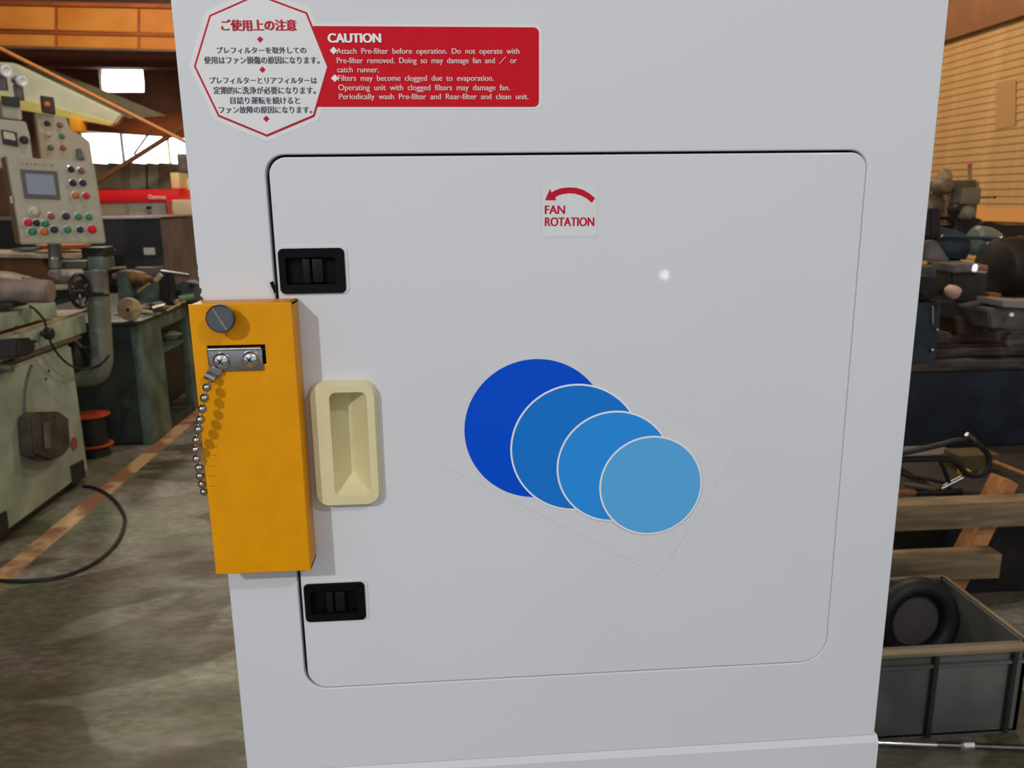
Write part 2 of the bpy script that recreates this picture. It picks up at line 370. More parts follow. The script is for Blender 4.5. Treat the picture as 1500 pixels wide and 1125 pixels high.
MB().prism(pY([(-40, 128), (60, 152), (167, 179), (163, 185), (60, 166), (-40, 150)], 10.98), (0, .12, 0), .01).build('duct_flange', olive, du)
boxY(100, 172, 119, 193, 10.9, .2, .02).build('end_box', mat('hoist_yellow', col(226, 160, 30), .5), du)

# ================================================================== WHITE MACHINE CABINET
X0, X1, ZL = 0.0, .66, .886
cab = thing('machine_cabinet', 'large white painted machine cabinet with square access door, yellow cover and warning stickers', 'cabinet', (.33, .28, 0))
DX0, DX1, DZ0, DZ1 = .0648, .5985, .9775, 1.4905          # opening in the front sheet
hole_l = xz(rrect(DX0, DZ0, DX1, DZ1, (.022, .028, .016, .017), 0, 10))
sheet('front_panel', [[(X0, ZL), (X1, ZL), (X1, 2.05), (X0, 2.05)], hole_l], white, cab, 0, .0145, .0012)
MB().box((X0+.001, .016, ZL-.1), (X1-.002, .56, 2.05), .004).build('casing', white, cab)
MB().box((DX0-.001, .0142, DZ0-.001), (DX1+.001, .0158, DZ1+.001)).build('door_well', gapm, cab, 0)
lw = MB().prism([(X0-.002, -.004, 0), (X0-.002, -.004, ZL-.006), (X0-.002, .0, ZL), (X0-.002, .56, ZL), (X0-.002, .56, 0)], (X1-X0+.005, 0, 0))
lw.build('lower_casing', white, cab, 0)
for pts_ in (((286, 386), (289, 387), (289.5, 394), (287, 395)), ((291, 420), (295, 423), (295, 429), (292.5, 431)), ((293, 433), (297, 436), (298, 442), (294, 443)), ((289, 405), (291, 406), (291.5, 413), (290, 413))):
    MB().prism(pY(pts_, -.0003), (0, .0002, 0)).build('paint_chip', mat('chip_brown', col(84, 52, 58), .8), cab, 0)
# door with holes for the pull and the two latches
LA = (onY(397, 364, 0), onY(507, 430, 0)); LB = (onY(440, 852, 0), onY(535.5, 907, 0))
la = (onY(400, 400, 0).x, onY(400, 430.5, 0).z, onY(506, 395, 0).x, onY(450, 363.5, 0).z)
lb = (onY(442, 880, 0).x, onY(490, 907.5, 0).z, onY(535.5, 880, 0).x, onY(490, 852.5, 0).z)
la = (max(la[0], DX0+.006), *la[1:]); lb = (max(lb[0], DX0+.006), *lb[1:])
ha = (onY(457, 650, -.011).x, onY(510, 741, -.011).z, onY(553, 650, -.011).x, onY(505, 562, -.011).z)
GAP_L, GAP_T, GAP_R, GAP_B = .0034, .0022, .0007, .0013
DL = (DX0+GAP_L, DZ0+GAP_B, DX1-GAP_R, DZ1-GAP_T)
dloops = [xz(rrect(*DL, (.020, .027, .015, .015), 0, 10)),
          xz(rrect(la[0]+.003, la[1]+.003, la[2]-.003, la[3]-.003, .002, 0)), xz(rrect(lb[0]+.003, lb[1]+.003, lb[2]-.003, lb[3]-.003, .002, 0)),
          xz(rrect(ha[0]+.006, ha[1]+.006, ha[2]-.006, ha[3]-.006, .004, 0))]
door = tag(sheet('access_door', dloops, white, cab, -.0008, .0068, .0012), 'flush white rounded-corner door')
# latches
for (x0, z0, x1, z1), tongue in ((la, 1), (lb, 0)):
    L_ = MB()
    e = .0028
    sheet('latch_surround', [xz(rrect(x0-.001, z0-e*.4, x1+e, z1+e*.9, .005, 0)), xz(rrect(x0+.0008, z0+.0008, x1-.0008, z1-.0008, .004, 0))], white, cab, -.0016, .0014, .0004)
    f0 = rrect(x0, z0, x1, z1, .0045, -.0018); f1 = rrect(x0, z0, x1, z1, .0045, -.0030)
    w_, h_ = x1-x0, z1-z0
    pin = (x0+w_*.10, z0+h_*.20, x0+w_*.86, z1-h_*.20)
    i0 = rrect(*pin, .002, -.0032); i1 = rrect(pin[0]+.001, pin[1]+.001, pin[2]-.001, pin[3]-.001, .0015, .0045)
    lt = MB().loft([f0, f1, rrect(x0+.0006, z0+.0006, x1-.0006, z1-.0006, .004, -.0036), i0, i1], cap1=True).build('latch', black, cab)
    MB().box((x0+w_*.36, -.0030, pin[1]+.0012), (x0+w_*.47, .004, pin[3]-.0012), .0008).build('latch_slider', black2, lt)
    MB().box((x0+w_*.50, -.0020, pin[1]+.0016), (x0+w_*.66, .004, pin[3]-.0016), .0008).build('latch_slider', black2, lt)
    if tongue:
        MB().prism(pY([(395, 414), (399, 412), (404, 424), (402, 430)], -.003), (0, .003, 0)).build('latch_tongue', black, lt, 0)
# cream pull
hx0, hz0, hx1, hz1 = ha
hw, hh = hx1-hx0, hz1-hz0
loops = [rrect(hx0-.0015, hz0-.0015, hx1+.0015, hz1+.0015, .013, -.0006), rrect(hx0, hz0, hx1, hz1, .012, -.009), rrect(hx0+.0012, hz0+.0012, hx1-.0012, hz1-.0012, .011, -.011),
         rrect(hx0+hw*.30, hz0+hh*.08, hx1-hw*.13, hz1-hh*.07, .006, -.011), rrect(hx0+hw*.31, hz0+hh*.085, hx1-hw*.14, hz1-hh*.075, .0055, -.0095),
         rrect(hx0+hw*.22, hz0+hh*.21, hx1-hw*.42, hz1-hh*.07, .004, .0135)]
tag(MB().loft(loops, cap1=True).build('recessed_pull', cream, cab), 'cream plastic recessed finger pull')
# ---- yellow switch cover
YD = .032
c0, c1, c2, c3 = onY(277, 447, -YD), onY(429, 442, -YD), onY(453, 838, -YD), onY(314, 840, -YD)
yx0, yx1 = (c0.x+c3.x)/2, (c1.x+c2.x)/2; yz0, yz1 = (c2.z+c3.z)/2, (c0.z+c1.z)/2
sl = (onY(303, 507, -YD).x, onY(340, 514.5, -YD).z, onY(388, 507, -YD).x, onY(340, 506, -YD).z)
yc = MB()
front = [[(yx0, yz0), (yx1, yz0), (yx1, yz1), (yx0, yz1)], [(sl[0], sl[1]-.012), (sl[2], sl[1]-.012), (sl[2], sl[3]), (sl[0], sl[3])]]
ycv = sheet('switch_cover', front, yellow, cab, -YD, .003, .0010)
tag(ycv, 'yellow steel box cover over the door switch')
sides = MB()
sides.box((yx0, -YD+.0025, yz0), (yx0+.0025, -.0005, yz1)); sides.box((yx1-.0025, -YD+.0025, yz0), (yx1, -.0022, yz1), .0006)
sides.box((yx0, -YD+.0025, yz1-.0025), (yx1, -.0022, yz1)); sides.box((yx0, -YD+.0025, yz0), (yx1, -.0022, yz0+.0025))
sides.build('cover_side', yellow, ycv)
MB().box((yx0+.004, -YD+.008, sl[1]-.02), (yx1-.004, -YD+.010, sl[3]+.01)).build('switch_body', dark, ycv, 0)
# slotted thumb screw
def pt(x, y, Y): return onY(x, y, Y)
sc = pt(322, 467.5, -YD-.016)
sb = MB().lathe((sc.x, -YD, sc.z), (0, -1, 0), [(0, .005), (.009, .005), (.009, .0108), (.0100, .0118), (.0150, .0118), (.0160, .0108)], 36)
th = tag(sb.build('thumb_screw', steeld, ycv), 'grey slotted screw head')
ang = math.radians(-62); R2 = Matrix.Rotation(-ang, 3, 'Y')
MB().box((sc.x-.0104, -YD-.0166, sc.z-.0008), (sc.x+.0104, -YD-.0158, sc.z+.0008), 0, R2).build('screw_slot', steel, ycv, 0)
# bracket plate with two pan heads
ba, bb = pt(304, 512, -YD-.002), pt(386, 542, -YD-.002)
MB().box((ba.x, -YD-.0022, bb.z), (bb.x, -YD-.0004, ba.z), .0005).build('bracket_plate', steel, ycv)
MB().cyl((ba.x, -YD-.0006, ba.z-.0005), (bb.x-.001, -YD-.0006, ba.z-.0005), .0019, seg=12).build('bracket_fold', steel, ycv)
for hx, hy in ((323, 529.5), (366, 527)):
    h = pt(hx, hy, -YD-.005)
    q = MB().lathe((h.x, -YD-.0018, h.z), (0, -1, 0), [(0, .0074), (.0012, .0074), (.0026, .0066), (.0040, .0044), (.0048, .0018)], 28).build('pan_screw', chrome, ycv)
    g = MB()
    g.box((h.x-.0028, -YD-.0069, h.z-.0006), (h.x+.0028, -YD-.0060, h.z+.0006), 0, Matrix.Rotation(.7, 3, 'Y'))
    g.box((h.x-.0028, -YD-.0069, h.z-.0006), (h.x+.0028, -YD-.0060, h.z+.0006), 0, Matrix.Rotation(.7+1.57, 3, 'Y'))
    g.build('cross_recess', dark, ycv, 0)
# chain end clip and bead chain
k0, k1 = pt(322, 536, -YD-.004), pt(308, 553, -YD-.006)
cl = MB().prism(pY([(309, 538), (326, 541), (325, 548), (316, 552), (311, 559), (299, 552), (303, 544)], -YD-.004), (0, .0018, 0), .0004)
cl.cyl(pt(301, 549, -YD-.006), pt(315, 556, -YD-.006), .0034, seg=14)
cl.build('chain_clip', steel, ycv)
bc = MB()
beads = [(303.5, 567.5), (300, 583), (297, 599), (294, 614.5), (291.5, 629), (288.5, 644.5), (287, 658.5), (288.5, 672), (292, 685), (293.5, 697), (296.5, 709), (299.5, 720)]
dep = [.045, .046, .047, .047, .046, .044, .041, .037, .031, .023, .015, .008]
bp_ = [onY(x, y, -d) for (x, y), d in zip(beads, dep)]
for p in bp_: p.x = p.x if p.y < -YD-.004 else min(p.x, yx0-.004)
ch = MB().tube([onY(308, 558, -.040)]+bp_, .0008, 6, smooth=2).build('bead_chain', steel, cab)
tag(ch, 'steel ball chain hanging beside the yellow cover')
b0 = None
for i, p in enumerate(bp_):
    if b0 is None: b0 = MB().sph(p, .0040, 16).build('chain_bead', mat('bead_steel', (.5, .49, .48, 1), .16, 1), ch)
    else:
        b = b0.copy(); C.objects.link(b); b.location = p-WL[ch.name]
# scratches the chain has worn into the yellow paint
for x, y, l in ((316, 654, 6), (315, 667, 9), (311, 682.5, 10), (311, 697, 10), (311, 712, 9)):
    MB().prism(pY([(x-l/2, y-.6), (x+l/2, y+.9), (x+l/2, y+1.4), (x-l/2, y-.1)], -YD-.00012), (0, .0001, 0)).build('paint_scratch', mat('scratch_brown', col(96, 56, 10), .7), ycv, 0)

# ---- stickers
def poly(name, pts, m, parent, y): return sheet(name, [[(onY(a, b, y).x, onY(a, b, y).z) for a, b in pts]], m, parent, y, .0002)
octo = [(377, -9), (449.7, 18), (482, 98), (460.7, 170.5), (391, 200), (319.5, 170.5), (284, 97), (306.7, 22)]
def grow(P, k, c=(383, 96)): return [(c[0]+(x-c[0])*k, c[1]+(y-c[1])*k) for x, y in P]
ws = poly('warning_sticker', grow(octo, 1.075), stick, cab, -.0002)
tag(ws, 'eight-sided white caution sticker with red outline joined to a red block')
wpts = lambda y0, y1, xr, r: [(455, y0), (xr-r, y0+2)] + [(xr-r+r*math.sin(math.radians(t)), y0+2+r-r*math.cos(math.radians(t))) for t in range(15, 91, 15)] + [(xr-r+r*math.cos(math.radians(t)), y1-r+r*math.sin(math.radians(t))) for t in range(0, 91, 15)] + [(455, y1)]
poly('sticker_margin', wpts(34, 160, 794, 10), stick, ws, -.00025)
poly('red_block', wpts(38, 156.5, 789.5, 8), red, ws, -.0005)
poly('red_outline', octo, redp, ws, -.00075)
poly('white_field', grow(octo, .970), stick, ws, -.0010)
T = -.00125
text('lettering', 'CAUTION', 481, 558, 48.6, 62.2, T, whiteink, ws, bold=.012, fat=(-.7, 0, .7))
for s_, x0, x1, b in (('Attach Pre-filter before operation. Do not operate with', 493, 760.6, 78.8), ('Pre-filter removed. Doing so may damage fan and ／ or', 493.7, 757, 92.6),
    ('catch runner.', 494.4, 555, 106), ('Filters may become clogged due to evaporation.', 495.5, 723, 118.4),
    ('Operating unit with clogged filters may damage fan.', 496, 746.7, 132.2), ('Periodically wash Pre-filter and Rear-filter and clean unit.', 497, 774, 145.4)):
    text('lettering', s_, x0, x1, b-8.6, b, T, pinkish, ws, word=1.9, fat=(-.2, .2))
text('lettering', 'ご使用上の注意', 325, 434, 30, 43.6, T, redp, ws, cap=.76, fat=(-.8, -.25, .25, .8))
for s_, x0, x1, t, b in (('プレフィルターを取外しての', 317.7, 448.6, 69.5, 77.5), ('使用はファン損傷の原因になります。', 299.3, 468, 83.5, 92.5), ('プレフィルターとリアフィルターは', 307.4, 464.4, 113.5, 121.8),
    ('定期的に洗浄が必要になります。', 313.3, 462.5, 127.8, 136.8), ('目詰り運転を続けると', 337.8, 439.4, 142.8, 151.4), ('ファン故障の原因になります。', 321.3, 457, 156.5, 165)):
    text('lettering', s_, x0, x1, t, b, T, ink, ws, cap=.76, fat=(-.3, .3))
def diamond(x, y, r, m, parent): return poly('diamond_mark', [(x-r, y), (x, y+r), (x+r, y), (x, y-r)], m, parent, T)
for x, y in ((381, 57.6), (384.4, 102), (390, 174)): diamond(x, y, 4.8, redp, ws)
for x, y in ((488.6, 74), (490.4, 114.5)): diamond(x, y, 5.6, whiteink, ws)
fs = poly('rotation_sticker', [(794, 266), (874.5, 267), (873.5, 346), (794, 347)], stick2, cab, -.0010)
tag(fs, 'small pale square sticker with red curved arrow')
poly('sticker_border', [(793.3, 265.3), (875.2, 266.3), (874.2, 346.7), (793.3, 347.7)], filmedge, fs, -.00095)
q8 = lambda P: [(760+x/8.656, 240+y/8.656) for x, y in P]
outer = [(415, 362), (470, 330), (550, 306), (640, 298), (730, 303), (820, 330), (900, 378), (968, 435)]
inner = [(925, 492), (865, 440), (790, 400), (715, 378), (640, 372), (550, 384), (500, 400), (462, 425)]
poly('curved_arrow', q8(outer+inner+[(470, 462), (333, 460), (395, 318)]), redp, fs, -.0013)
text('lettering', 'FAN', 798.5, 827.2, 300.3, 313.2, -.0013, redp, fs, fat=(-.5, .5))
text('lettering', 'ROTATION', 798.5, 870, 317.8, 330.9, -.0013, redp, fs, fat=(-.5, .5))
# clear film with four discs
lg = poly('disc_sticker', [(745, 480), (635.6, 676), (966.6, 843.6), (1079, 662)], filmedge, cab, -.00095)
tag(lg, 'clear film sticker with four overlapping blue discs')
poly('clear_film', [(745.4, 480.7), (636.4, 675.7), (966.3, 842.8), (1078.2, 662.3)], film, lg, -.0011)
discs = [((785.5, 629), 104.5), ((844, 656.5), 93.3), ((900, 684), 81.5), ((953.5, 711.8), 72.6)]
for i, ((cx, cy), rx) in enumerate(discs):
    y = -.0014-.0005*i
    a, b = onY(cx-rx, cy, y), onY(cx+rx, cy, y); ce = onY(cx, cy, y); r = (b.x-a.x)/2
    circ = lambda rr: [(ce.x+rr*math.cos(t*math.pi/48), ce.z+rr*math.sin(t*math.pi/48)) for t in range(96)]
    if i: sheet('disc_outline', [circ(r+.0017)], mat('outline_white', (.86, .86, .90, 1), .4), lg, y+.0002, .0001)
    tag(sheet('blue_disc', [circ(r)], blues[i], lg, y, .0001), ('deep blue disc', 'mid blue disc', 'lighter blue disc', 'pale sky blue disc')[i])

# ================================================================== LEFT: GRINDING MACHINE
GX = -1.78
g = thing('grinding_machine', 'mint green surface grinding machine along the aisle at left edge', 'machine', (-2.2, 2.8, 0))
ye = onZ(132, 702, 0).y
MB().box((GX-.72, 1.6, 0), (GX-.035, ye-.03, .05)).build('plinth', dark, g, 0)  # dark colour stands in for the shadow gap along the floor
MB().prism([(GX, ye, .045), (GX, ye, .745), (GX, 1.6, .745), (GX, 1.6, .045)], (-.75, 0, 0), .012).build('base', mint, g)
MB().box((GX-.8, 1.6, .755), (GX+.004, ye+.12, .772), .003).build('trim_strip', mat('trim_brown', col(98, 88, 72), .6, var=.2), g)
yt = onX(133, 490, GX).y
MB().box((GX-.78, 1.6, .775), (GX-.01, 3.78, .875), .006).build('saddle', mint2, g)
MB().box((GX-.70, 2.6, .8755), (GX-.02, 3.84, .892), .004).build('cross_way', pinkm, g)
ytb = onX(84, 460, GX).y
MB().box((GX-.62, 1.6, .912), (GX-.0, ytb, .980), .005).build('work_table', mint2, g)
MB().box((GX-.55, 1.6, .985), (GX-.08, ytb-.08, 1.0), .003).build('table_top', pinkm, g)
MB().box((GX-.60, ytb+.01, .893), (GX-.12, ytb+.16, .965), .01).build('table_stop', greym, g)
# embossed oval on the base
ov = [(46, 535), (38, 560), (35, 590), (38, 620), (50, 645)]
MB().tube(pX(ov, GX+.002), .008, 8).build('embossed_rib', mat('rib_grey_green', col(84, 94, 88), .5), g)
ho = MB().prism(pX([(24, 612), (32, 604), (66, 603), (80, 612), (83, 655), (74, 668), (52, 676), (28, 668)], GX-.001), (.07, 0, 0), .01).build('junction_box', mat('box_brown_grey', col(84, 76, 68), .5, c2=col(58, 54, 50), scale=10), g)
MB().prism(pX([(62, 618), (71, 618), (72, 656), (65, 658)], GX+.072), (.008, 0, 0), .002).build('box_lever', greym, g)
MB().sph(onX(76.5, 609.5, GX+.06), .016, 12).build('lever_knob', dark, g)
p = onX(108.5, 649.5, GX+.002); MB().cyl(p-Vector((.004, 0, 0)), p+Vector((.003, 0, 0)), .033, seg=20).build('round_badge', mat('badge_red', col(150, 80, 70), .5), g)
MB().prism(pX([(102, 683), (121, 673), (124, 699), (106, 711)], GX-.001), (.006, 0, 0)).build('dark_vent_plate', dark, g, 0)
MB().prism(pX([(-4, 754), (8, 748), (12, 780), (-2, 790)], GX-.001), (.006, 0, 0)).build('dark_vent_plate', dark, g, 0)
p = onX(60, 489, GX); MB().lathe(p, (1, 0, 0), [(0, .014), (.02, .014), (.022, .03), (.05, .03), (.056, .022)], 16).build('black_knob', dark, g)
MB().prism(pX([(-8, 498), (15, 495), (18, 506), (20, 514), (14, 520), (-8, 526)], GX-.02), (.1, 0, 0), .01).build('switch_block', dark, g)
for x, y in ((23, 479), (71, 543), (67, 555), (52, 500)):
    p = onX(x, y, GX); MB().cyl(p-Vector((.012, 0, 0)), p+Vector((.004, 0, 0)), .007, seg=10).build('bolt_head', dark, g)
p = onX(1, 540, GX); MB().cyl(p, p+Vector((.05, 0, 0)), .02, seg=12).build('lever_boss', steel, g)
# spindle motor lying on the table
mo = thing('spindle_motor', 'dusty grey conical motor lying on the grinder table at left edge', 'motor', onY(20, 440, 3.15))
pm = lambda x, y: onY(x, y, 3.15)
MB().lathe(pm(-45, 421), pm(54, 426)-pm(-45, 421), [(0, .064), (.10, .067), (.24, .060), (.36, .052)], 28).build('motor_body', mat('dusty_motor', col(150, 134, 124), .55, c2=col(98, 90, 86), scale=9), mo)
MB().lathe(pm(45, 427), pm(54, 427.5)-pm(45, 427), [(0, .050), (.012, .052), (.034, .052), (.04, .044)], 24).build('end_cap', greym, mo)
MB().prism(pY([(-40, 398), (0, 400), (26, 407), (50, 414), (42, 420), (-40, 416)], 3.12), (0, .1, 0), .012).build('dust_cover', pinkm, mo)
fz = pm(0, 441).z
MB().box((pm(-20, 446).x, 3.06, 1.003), (pm(33, 440).x, 3.2, max(fz, 1.02)), .004).build('motor_foot', dark, mo)
# handwheel with its shaft
hw_ = thing('handwheel', 'black spoked handwheel on a long horizontal shaft, left of the grey pipe', 'handwheel', onY(117, 428, 3.66))
pc = onY(117, 426, 3.66); MB().torus(pc, (1, -.12, 0), .085, .011, 30, 8).build('rim', dark, hw_)
sp = MB(); Q = Vector((1, -.12, 0)).normalized().to_track_quat('Z', 'Y').to_matrix()
for a in (20, 140, 260): sp.cyl(pc, pc+Q @ Vector((.082*math.cos(math.radians(a)), .082*math.sin(math.radians(a)), 0)), .007, seg=8)
sp.cyl(pc-Vector((.03, 0, 0)), pc+Vector((.03, 0, 0)), .02, seg=16); sp.build('spoke', steeld, hw_)
MB().cyl(onY(58, 432, 3.66), onY(152, 430.5, 3.66), .009, seg=10).build('shaft', dark, hw_)
MB().cyl(onY(60, 421, 3.72), onY(112, 420, 3.72), .016, seg=10).build('guide_bar', pinkm, hw_)
# stand pipe + operator pendant
pen = thing('control_pendant', 'beige-grey operator control panel with screen and rows of buttons on a bent pipe', 'control panel', onY(120, 560, 3.8))
PYY = 3.82
rp = 15/(F/4.5)
pts = [onY(108, 552, PYY), onY(130, 551, PYY), onY(143, 546, PYY), onY(148.5, 532, PYY), onY(149, 515, PYY), onY(145.5, 460, PYY), onY(140.5, 396, PYY)]
MB().tube(pts, rp, 20, smooth=5).build('bent_pipe', gpipe, pen)
MB().sph((-1.90, 3.82, .60), .13, 20, (.6, .45, 1.0)).build('pipe_flange', dark, pen)
MB().cyl(onY(140.6, 398, PYY), onY(142.5, 420, PYY), rp*1.03, seg=24).build('pipe_collar', greym, pen)
MB().cyl(onY(142.4, 429.5, PYY), onY(142.6, 432.5, PYY), rp*1.08, seg=24).build('pipe_strap', dark, pen)
boxY(126, 376, 152, 395, PYY-.08, .16, .01).build('arm_joint', mgreen, pen)
boxY(70, 383, 128, 394, PYY-.04, .10, .008).build('swing_arm', mat('arm_dark_green', col(78, 86, 66), .5), pen)
boxY(118, 363, 153, 377, PYY-.06, .14, .006).build('arm_cap', dark, pen)
MB().cyl(onY(79, 350, 3.75), onY(82.5, 392, 3.75), .033, seg=20).build('neck_tube', gpipe, pen)
MB().cyl(onY(82, 376, 3.75), onY(82.1, 379, 3.75), .038, seg=20).build('neck_clamp', chrome, pen)
th_ = math.radians(33); nP = Vector((math.sin(th_), -math.cos(th_), 0)); PP = onY(82, 295, 3.5)
pp = lambda x, y, d=0: onP(x, y, PP+nP*d, nP)
face = [pp(8, 228), pp(30, 358), pp(155.5, 356.5), pp(138, 239)]
zt = (face[0].z+face[3].z)/2; zb = (face[1].z+face[2].z)/2
MB().prism(face, -nP*.20, .006).build('enclosure', panelm, pen)
MB().prism([pp(8, 229, -.001)-Vector((.0, 0, 0)), pp(30, 357, -.001), pp(30, 357, -.001)-nP*.195, pp(8, 229, -.001)-nP*.195], Vector((-.84, -.545, 0))*.002).build('enclosure_side', brownside, pen, 0)
MB().prism([pp(29.5, 248), pp(36, 290.5), pp(88.5, 292.5), pp(83, 251)], nP*.006, .001).build('screen_bezel', mat('bezel_grey', col(96, 90, 92), .5), pen)
MB().prism([pp(36.5, 254, .0062), pp(41, 284, .0062), pp(82.5, 286, .0062), pp(78, 256.5, .0062)], nP*.001).build('screen', screenm, pen, 0)
for k in range(8):
    p = pp(33+k*6.2, 239.5+k*.35); MB().cyl(p, p+nP*.003, .0042, seg=8).build('indicator_lamp', rbtn2 if k % 2 else obtn, pen)
MB().prism([pp(14, 287), pp(15.5, 298), pp(18.5, 298), pp(17, 287)], nP*.01).build('door_catch', chrome, pen, 0)
btn = [(103.3, 248, dark, 4.2), (118, 250, rbtn2, 4.2), (106, 268, dark, 4.4), (120.7, 268, nbtn, 4.4), (109.6, 286, obtn, 4.4), (125.3, 286.7, rbtn, 4.4),
       (50, 310.7, bbtn, 6), (74, 316.7, rbtn2, 4.2), (96, 316.7, nbtn, 4.8), (114, 317.3, gbtn, 4.4), (129.3, 317.7, gbtn, 4.4),
       (40.7, 326, rbtn, 5), (53, 326.7, dark, 4.4), (65.3, 327.7, gbtn, 4.6), (46.4, 339, gbtn, 5), (63.7, 339, obtn, 5), (78.7, 336.3, nbtn, 4.8), (98, 336.3, gbtn, 4.6), (116.7, 336.3, nbtn, 4.4), (134, 335.7, rbtn, 5.6)]
for x, y, m, r in btn:
    p = pp(x, y); rr = r/305
    b = MB().lathe(p, nP, [(0, rr*1.15), (.006, rr*1.15), (.007, rr*.8), (.022, rr*.78), (.026, rr*.6)], 16).build('push_button', m, pen)
    MB().lathe(p, nP, [(0, rr*1.35), (.004, rr*1.3), (.0045, rr*1.1)], 16).build('button_ring', chrome, b)
# two control boxes above and behind the pendant
P1 = onY(20, 205, 3.95); P2 = onY(90, 200, 4.25)
p1 = lambda x, y, d=0: onP(x, y, P1+nP*d, nP)
p2 = lambda x, y, d=0: onP(x, y, P2+nP*d, nP)
ub = thing('control_box', 'pair of beige control boxes with meter and lamps, upper left behind the pendant', 'control box', p1(20, 236))
MB().prism([p1(*c) for c in ((-60, 168), (38, 178), (44, 200), (50, 246), (-60, 246))], -nP*.16, .006).build('enclosure', panelm, ub)
MB().prism([p1(*c) for c in ((1, 189.5), (24, 194), (26.5, 215), (4, 211))], nP*.012, .002).build('meter', dark, ub)
MB().prism([p1(*c, .0125) for c in ((4.5, 192), (21, 196), (23, 206), (6, 203))], nP*.003).build('meter_dial', bbtn, ub, 0)
MB().lathe(p1(35, 205), nP, [(0, .022), (.02, .02), (.03, .014)], 16).build('knob', dark, ub)
MB().prism([p1(*c) for c in ((2, 144), (30, 148), (33, 176), (4, 172))], -nP*.12, .005).build('terminal_box', panelm, ub)
MB().prism([p1(*c, .001) for c in ((1, 141), (27, 143.5), (28.5, 157), (3, 154))], nP*.03).build('terminal_cover', dark, ub, 0)
lb_ = ub
MB().prism([p2(*c) for c in ((52, 164), (98, 173), (103, 192), (120, 198), (132, 208), (138, 250), (62, 250))], -nP*.10, .005).build('enclosure', mat('panel_taupe', col(190, 178, 156), .5, var=.06), lb_)
MB().prism([p2(*c) for c in ((58, 141), (77, 144), (80, 169), (61, 165))], nP*.05, .003).build('lamp_housing', mat('housing_dark', col(66, 44, 46), .5), lb_)
MB().lathe(p2(69, 153, .05), nP, [(0, .016), (.01, .015), (.014, .008)], 14).build('pilot_lamp', obtn, lb_)
for x, y, m in ((69, 181, dark), (87.5, 183, rbtn2), (70, 197, bbtn), (90.5, 199.5, gbtn), (74, 216, mgreen), (92, 216.5, rbtn2)):
    MB().lathe(p2(x, y), nP, [(0, .016), (.006, .015), (.02, .012), (.024, .008)], 14).build('push_button', m, lb_)
MB().prism([p2(*c) for c in ((111, 218), (117, 218), (123, 234), (112, 232))], nP*.03, .002).build('cable_gland', mgreen, lb_)
for x, y, r in ((5, 104, .030), (29, 119, .026)):
    ml = thing('spot_lamp', 'small blue-grey machine lamp with bright rim %s' % ('at the upper left edge' if x < 20 else 'second from the left edge, over the control boxes'), 'lamp', onY(x, y, 4.0), 'machine lamps above the control boxes')
    a = onY(x-9, y-1, 4.0); b = onY(x+3, y, 3.97)
    MB().lathe(a, b-a, [(0, r*.6), (.02, r*.9), ((b-a).length, r)], 18).build('lamp_shell', mat('lamp_blue_grey', col(120, 132, 160), .3, metal=.5), ml)
    MB().lathe(b, b-a, [(-.012, r*1.02), (.010, r*1.04), (.012, r*.8), (.002, r*.5)], 18).build('lamp_rim', mat('lamp_rim_white', (.85, .86, .9, 1), .3), ml)
    MB().box(a+Vector((-.01, .0, -.10)), a+Vector((.03, .03, -.02)), .004).build('lamp_bracket', greym, ml)
# thin cable looping from the motor to the pipe
tag(MB().tube([onX(44, 449, GX+.03)]+[onX(x, y, GX+.06) for x, y in ((52, 454), (65, 470), (70, 490), (80, 512), (98, 532), (118, 541))]+[onY(135, 539.5, PYY-.09), onY(150, 532, PYY-.09), onY(160, 520, PYY-.09)], .0055, 8).build('machine_cable', darkrub),
    'thin black cable sagging from the grinder table to the bent pipe', 'cable')
# bits behind the grinder
bh = thing('work_bench', 'brown-sided bench with pale edge behind the grinder, below the pendant', 'bench', onY(50, 420, 6.2))
MB().prism(pY([(-60, 372), (128, 372), (118, 379), (-60, 377)], 6.1), (0, .6, 0), .004).build('bench_edge', pinkm, bh)
MB().prism(pY([(-60, 379), (60, 379), (83, 416), (-60, 416)], 6.15), (0, .4, 0)).build('side_board', cardb, bh, 0)
_a = onY(-60, 416, 6.12); _b = onY(120, 416, 6.12)
MB().box((_a.x, 6.12, 0), (_b.x, 6.6, _b.z), .004).build('bench_body', dgreen, bh, 0)
_z = onY(98, 416, 5.95).z
MB().box((_a.x, 5.7, _z-.03), (_b.x, 6.115, _z-.002), .004).build('lower_ledge', dgreen, bh)
tag(MB().sph((onY(98, 408, 5.9).x, 5.9, _z+.078), .14, 16, (1.0, .6, .55)).build('plastic_bag', bagm), 'crumpled pale plastic bag on the bench behind the handwheel', 'bag')
_t = max(onY(-60, 372, 6.1).z, onY(128, 372, 6.1).z)+.004
tag(MB().lathe((onY(96, 372, 6.35).x, 6.35, _t), (0, 0, 1), [(0, .04), (.02, .17), (.05, .21), (.065, .1), (.08, .02)], 24).build('orange_dish', mat('dish_orange', col(214, 128, 60), .5)), 'orange dish on the bench directly below the pendant', 'dish')
_p, _q = onY(16, 364, 6.3), onY(50, 372, 6.3)
tag(MB().box((_p.x, 6.3, _t), (_q.x, 6.5, _p.z), .01).build('grey_tin', mgreen), 'flat grey-green tin on the bench left of the neck tube', 'tin')

